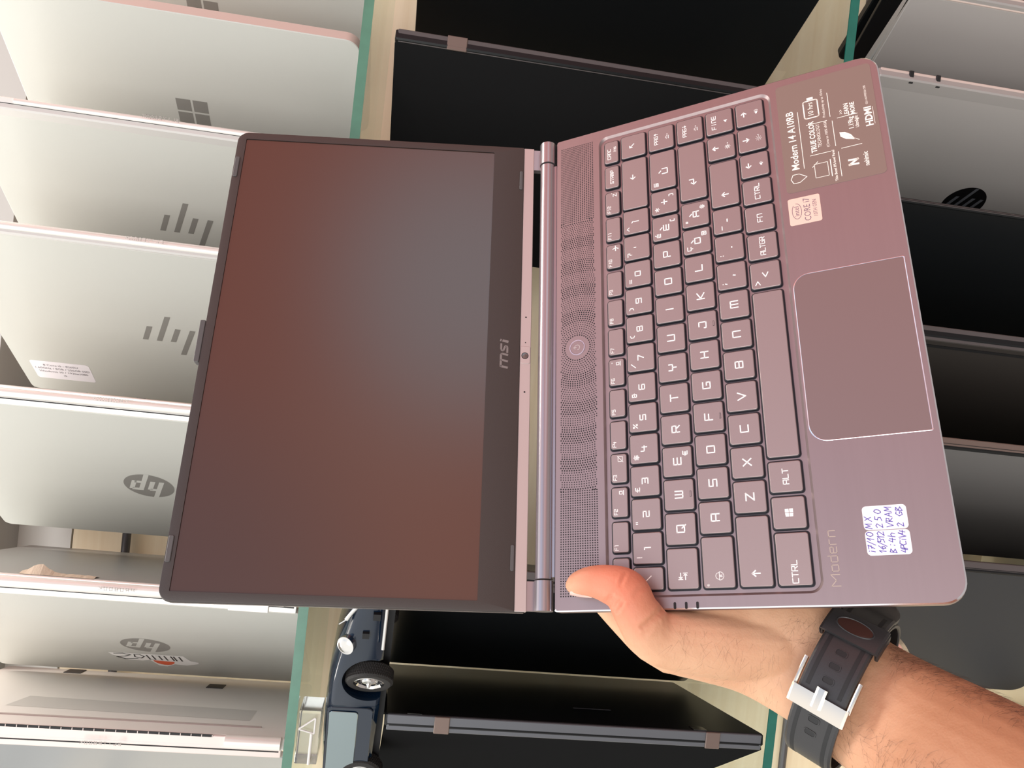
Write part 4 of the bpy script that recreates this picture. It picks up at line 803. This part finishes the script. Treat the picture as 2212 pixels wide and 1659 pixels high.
# resample smoothly (Catmull-Rom)
def cr(p0, p1, p2, p3, t): return .5 * ((2 * p1) + (p2 - p0) * t + (2 * p0 - 5 * p1 + 4 * p2 - p3) * t * t + (3 * p1 - p0 - 3 * p2 + p3) * t ** 3)
def resample(seq, k=4):
    out = []
    for i in range(len(seq) - 1):
        a, b2, c2, d2 = seq[max(i - 1, 0)], seq[i], seq[i + 1], seq[min(i + 2, len(seq) - 1)]
        for j in range(k): out.append(tuple(cr(a[m], b2[m], c2[m], d2[m], j / k) for m in range(len(b2))))
    out.append(seq[-1]); return out
fine = resample(secs, 5)
mbp.rings([ell(*f) for f in fine])
def tube(pts, n=20, flat=None, k=5):
    """pts: (world point, radius)"""
    seq = resample([(p, r) for p, r in pts], k); R = []
    prev = None
    # rounded ends
    d0 = (seq[1][0] - seq[0][0]).normalized(); d1 = (seq[-1][0] - seq[-2][0]).normalized()
    full = [(seq[0][0] - d0 * seq[0][1] * .85, seq[0][1] * .45)] + seq + [(seq[-1][0] + d1 * seq[-1][1] * .55, seq[-1][1] * .80), (seq[-1][0] + d1 * seq[-1][1] * .88, seq[-1][1] * .42)]
    u = None
    for i, (p, r) in enumerate(full):
        q = full[min(i + 1, len(full) - 1)][0] - full[max(i - 1, 0)][0]; d = q.normalized()
        u = (u - d * u.dot(d)).normalized() if u is not None else d.orthogonal().normalized(); v = d.cross(u)
        R.append([tuple(p + (u * cos(2 * pi * j / n) + v * sin(2 * pi * j / n)) * r - RP) for j in range(n)])
    mbp.rings(R)
def px(u, v, z, r): return (campt(u, v, z), r * z / F_PX)
tube([px(1800, 1420, .441, 62), px(1700, 1402, .4400, 73), px(1610, 1394, .4385, 74), px(1540, 1389, .4375, 72), px(1475, 1385, .436, 66), px(1412, 1372, .4335, 58), px(1374, 1320, .4285, 50), px(1352, 1278, .432, 49), px(1312, 1261, .4395, 41), px(1277, 1256, .4445, 33), px(1250, 1260, .4495, 26), px(1240, 1264, .452, 20)])
tube([px(1450, 1400, .452, 55), px(1400, 1385, .464, 40), px(1359, 1352, .4700, 33), px(1312, 1302, .4735, 31), px(1262, 1247, .4810, 28), px(1235, 1213, .4825, 23)])
def lp(x, y, z, r): return (EYE + M @ (Rl @ Vector((x, y, z)) * .001 * 1000 * .001 + Tl) if False else lapM @ Vector((x * mm, y * mm, z * mm)), r * mm)
tube([lp(-150, -92, -31, 12), lp(-128, -66, -26.5, 9.6), lp(-102, -50, -25, 9), lp(-80, -42, -24, 8)])
tube([lp(-146, -112, -31, 12), lp(-112, -90, -26, 9.4), lp(-82, -76, -24.5, 9), lp(-60, -68, -24, 8)])
tube([lp(-146, -130, -31, 11), lp(-118, -120, -25.5, 8.2), lp(-96, -110, -24, 7.6), lp(-80, -104, -23, 7)])
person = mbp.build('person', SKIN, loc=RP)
tag(person, 'left hand and bare forearm of a person holding the open laptop, thumb on top', 'person')
rm = person.modifiers.new('merge', 'REMESH'); rm.mode = 'VOXEL'; rm.voxel_size = .001
sm = person.modifiers.new('soften', 'SMOOTH'); sm.factor = .6; sm.iterations = 6
bpy.context.view_layer.update(); dg = bpy.context.evaluated_depsgraph_get(); nm = bpy.data.meshes.new_from_object(person.evaluated_get(dg)); person.modifiers.clear(); person.data = nm; nm.shade_smooth()
if not nm.materials: nm.materials.append(SKIN)
def crease(pts, depth, width):
    tmpb = __import__('mathutils').bvhtree.BVHTree.FromPolygons([v.co.copy() for v in nm.vertices], [tuple(p.vertices) for p in nm.polygons])
    W3 = []
    for (u0, v0), (u1, v1) in zip(pts[:-1], pts[1:]):
        for k in range(14):
            t_ = k / 14; d = (campt(u0 + (u1 - u0) * t_, v0 + (v1 - v0) * t_, 1) - EYE).normalized(); h = tmpb.ray_cast(EYE - RP, d)
            if h[0] is not None: W3.append(h[0])
    if not W3: return
    from mathutils.kdtree import KDTree
    kd = KDTree(len(W3))
    for i, p in enumerate(W3): kd.insert(p, i)
    kd.balance(); nrm = [v.normal.copy() for v in nm.vertices]
    for v in nm.vertices:
        q, i, d = kd.find(v.co)
        if d < width * 3:
            e_ = sin(pi * min(1, max(.08, i / max(1, len(W3) - 1)))) ** .5; v.co -= nrm[v.index] * depth * e_ * (math.exp(-(d / width) ** 2) - .35 * math.exp(-((d - width * 1.9) / width) ** 2))
crease([(1436, 1310), (1418, 1330), (1400, 1348), (1382, 1360)], .0017, .0017)
crease([(1424, 1345), (1405, 1362), (1388, 1372)], .0008, .0012)
crease([(1352, 1236), (1345, 1252), (1338, 1270)], .0006, .0011)
for k in range(4): crease([(1308 + 8 * k, 1300 + 7 * k), (1318 + 8 * k, 1290 + 6 * k), (1330 + 6 * k, 1284 + 5 * k)], .0012, .0010)
crease([(1400, 1262), (1380, 1275), (1366, 1292)], .0004, .0012)
SKIN_RED[0].inputs[1].default_value = tuple(campt(1330, 1270, .43) - RP)
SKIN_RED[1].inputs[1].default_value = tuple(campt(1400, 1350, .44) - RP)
# thumb nail
b = MB(); nn = []
for i in range(9):
    t_ = i / 8; cx_ = 1231 + 47 * t_; cy_ = 1265 - 8 * t_ - 1; r_px = 19.5 + 13.5 * t_ ** .8; zc = .452 - .0075 * t_; rm_ = r_px * zc / F_PX
    hi = 84 * sqrt(max(.04, 1 - abs(2 * t_ - .9) ** 3)); row = []
    for q in (-25, 0, hi * .4, hi * .75, hi): row.append(tuple(campt(cx_, cy_ + r_px * 1.09 * cos(RD(q)), zc - rm_ * 1.09 * sin(RD(q))) - RP))
    nn.append(row)
b.rings(nn, cap0=False, cap1=False, closed=False); nail = b.build('thumb_nail', NAIL, person)
nail['label'] = 'short pale thumbnail'
# arm hair
random.seed(21); b = MB()
from mathutils.bvhtree import BVHTree
bvh = BVHTree.FromPolygons([v.co.copy() for v in person.data.vertices], [tuple(p.vertices) for p in person.data.polygons])
def hair(u, v, du, dv, ln_, lift=.0006, rad=.00004):
    d = (campt(u, v, 1) - EYE).normalized(); h = bvh.ray_cast(EYE - RP, d)
    if h[0] is None: return
    p, nrm = h[0], h[1]
    if nrm.dot(d) > 0: nrm = -nrm
    z = .4; g = (campt(u + du, v + dv, z) - campt(u, v, z)).normalized(); g = (g - nrm * g.dot(nrm)).normalized()
    side = g.cross(nrm); pts = []; bend = random.uniform(-.5, .5)
    for i in range(5):
        t_ = i / 4; pts.append(p + g * ln_ * t_ + side * bend * ln_ * t_ * t_ + nrm * (.0001 + lift * sin(pi * min(t_, .75) * .9)))
    for i in range(4):
        r0 = rad * (1 - i / 4.6); r1 = rad * (1 - (i + 1) / 4.6); vs = []
        for q, r in ((pts[i], r0), (pts[i + 1], r1)):
            for k in range(3): a = 2 * pi * k / 3; vs.append(tuple(q + side * r * cos(a) + nrm * r * sin(a)))
        b.add(vs, [(0, 1, 4, 3), (1, 2, 5, 4), (2, 0, 3, 5)])
for _ in range(520):       # dense band along the upper side of the forearm
    t_ = random.random(); u = 1915 + 300 * t_; v = 1388 + 140 * t_ + abs(random.gauss(0, 22)) + 2
    hair(u, v, random.gauss(2, 4), random.gauss(10, 3), random.uniform(.004, .009), .0008)
for _ in range(170):       # lower forearm
    t_ = random.random(); u = 1795 + 260 * t_; v = 1545 + 110 * t_ + random.uniform(-10, 110)
    hair(u, v, random.gauss(10, 4), random.gauss(3, 5), random.uniform(.005, .011), .0008)
for _ in range(120):       # back of the hand towards the wrist
    t_ = random.random(); u = 1450 + 240 * t_; v = 1395 + 95 * t_ + random.uniform(-75, 45)
    hair(u, v, random.gauss(-2, 4), random.gauss(9, 4), random.uniform(.005, .011), .0006, .000026)
for _ in range(60): hair(random.uniform(1690, 1790), random.uniform(1330, 1400), random.gauss(-6, 4), random.gauss(6, 4), random.uniform(.004, .008), .0006, .00003)
h_ = b.build('arm_hair', HAIR, person); h_['kind'] = 'stuff'

# ================================================================== WRISTWATCH
Wc = campt(1822, 1482, .4225)
def camv(x, y, z): return M @ Vector((x, y, z))
Wv = camv(-.0116, .0362, .0040); Nv = camv(-.0215, .0015, -.0235)
Av = Wv.cross(Nv).normalized()
if (camv(-1, 0, 0)).dot(Av) < 0: Av = -Av
watch = empty('wristwatch', Matrix.Translation(Wc), 'wristwatch with perforated black rubber strap and steel buckle on the wrist', 'watch')
def sp(phi, off=0, ax=0):
    c, s_ = cos(phi), sin(phi); p = Wv * c + Nv * s_; tgt = (-Wv * s_ + Nv * c).normalized(); nr = tgt.cross(Av).normalized()
    if nr.dot(p) < 0: nr = -nr
    return p + nr * off + Av * ax
def band(mb, p0, p1, off0, off1, hw, n, mi=0, closed=False, hwf=None, shift=0):
    R = []
    for i in range(n + (0 if closed else 1)):
        t_ = i / n; ph = RD(p0 + (p1 - p0) * t_); w = hwf(t_) if hwf else hw; e = min(.0006, (off1 - off0) * .35)
        R.append([tuple(sp(ph, o_, a_ + shift)) for o_, a_ in ((off0 + e, -w), (off0, -w + e), (off0, w - e), (off0 + e, w), (off1 - e, w), (off1, w - .0012), (off1, -w + .0012), (off1 - e, -w))])
    if closed: R.append(R[0])
    mb.rings(R, mi, cap0=not closed, cap1=not closed)
b = MB(); band(b, 0, 360, -.0004, .0021, .0120, 72, closed=True); b.build('strap', STRAP, watch)
b = MB(); band(b, 90, 182, .0023, .0047, .0120, 40)
# free tail bends away from the wrist
last = [Vector(sp(RD(182), o_, 0)) for o_ in (.0023, .0047)]
tg = (sp(RD(183)) - sp(RD(181))).normalized(); nr = (last[1] - last[0]).normalized(); R = []
for i in range(9):
    t_ = i / 8; w = .0120 * sqrt(max(.02, 1 - max(0, (t_ - .35) / .65) ** 2)); p = last[0] + tg * .015 * t_ + nr * .004 * t_ * t_
    R.append([tuple(p + Av * a_ + nr * o_) for o_, a_ in ((0, -w), (0, w), (.0018, w), (.0024, w * .85), (.0024, -w * .85), (.0018, -w))])
b.rings(R); tl_ = b.build('strap_tail', STRAP, watch)
# grooves on the visible strap faces
b = MB()
for sx_ in (-.0080, .0080):
    band(b, 102, 176, .00465, .00485, .00022, 40, shift=sx_); band(b, 10, 84, .0020, .0022, .00022, 20, shift=sx_)
b.build('strap_groove', BLACK, watch)
for ph, of in ((141, .0047), (130, .0047), (120, .0047), (110, .0047), (80, .0021), (69, .0021)):
    b = MB(); c0_ = sp(RD(ph), of, 0); t0 = (sp(RD(ph + 1)) - sp(RD(ph - 1))).normalized(); n0 = (sp(RD(ph), of + .001) - sp(RD(ph), of)).normalized(); R = []
    for sc_, o_ in ((1.25, -.0002), (1.2, .00022), (1, .00022), (.92, -.0002)):
        R.append([tuple(c0_ + Av * x_ * sc_ + t0 * y_ * sc_ + n0 * o_) for x_, y_ in rrect(-.0026, .0026, -.0014, .0014, .0010, seg=4)])
    b.rings(R, mis=[0, 0, 0], cap0=False, cap1=False)
    b.add([tuple(c0_ + Av * x_ + t0 * y_ + n0 * .00008) for x_, y_ in rrect(-.0025, .0025, -.0013, .0013, .0010, seg=4)], [tuple(range(20))], 1)
    b.build('strap_hole', [STRAP, BLACK], watch)
# buckle
b = MB(); band(b, 87, 99, .0022, .0066, .0143, 8); b.build('buckle_bar', STEEL, watch)
for sx_ in (-.0138, .0138):
    b = MB(); band(b, 97, 118, .0010, .0048, .0009, 12, shift=sx_); b.build('buckle_arm', STEEL, watch)
b = MB(); band(b, 91, 104, .0062, .0078, .0026, 8); b.build('buckle_pin', STEEL, watch)
# keeper loop with oval opening
b = MB(); band(b, 139, 160, .0049, .0070, .0145, 12); b.build('keeper_loop', STRAP, watch)
for sx_ in (-.0140, .0140):
    b = MB(); band(b, 139, 160, -.0002, .0052, .0009, 10, shift=sx_); b.build('keeper_side', STRAP, watch)
b = MB(); R = []; pc = RD(150); c0_ = sp(pc, .0070, 0); t0 = (sp(pc + .02) - sp(pc - .02)).normalized(); n0 = (sp(pc, .008) - sp(pc, .007)).normalized()
for sc_, o_ in ((1.12, 0), (1.06, .0005), (1, .0002)): R.append([tuple(c0_ + Av * .0088 * sc_ * cos(2 * pi * k / 32) + t0 * .0040 * sc_ * sin(2 * pi * k / 32) + n0 * (o_ - .0001)) for k in range(32)])
b.rings(R, cap0=False, cap1=False); b.add([R[2][k] for k in range(32)], [tuple(range(32))], 1); b.build('keeper_opening', [STRAP, mat('gloss_brown', (.05, .02, .015), .12, 0, spec=.8)], watch)
# watch case on the far side of the wrist
b = MB(); c0_ = sp(RD(-92), .0022, 0); n0 = (sp(RD(-92), .01) - sp(RD(-92), 0)).normalized(); b.lathe(c0_, n0, [(0, .020), (.001, .0215), (.008, .0215), (.0095, .020)], n=48); b.build('watch_case', STEEL, watch)
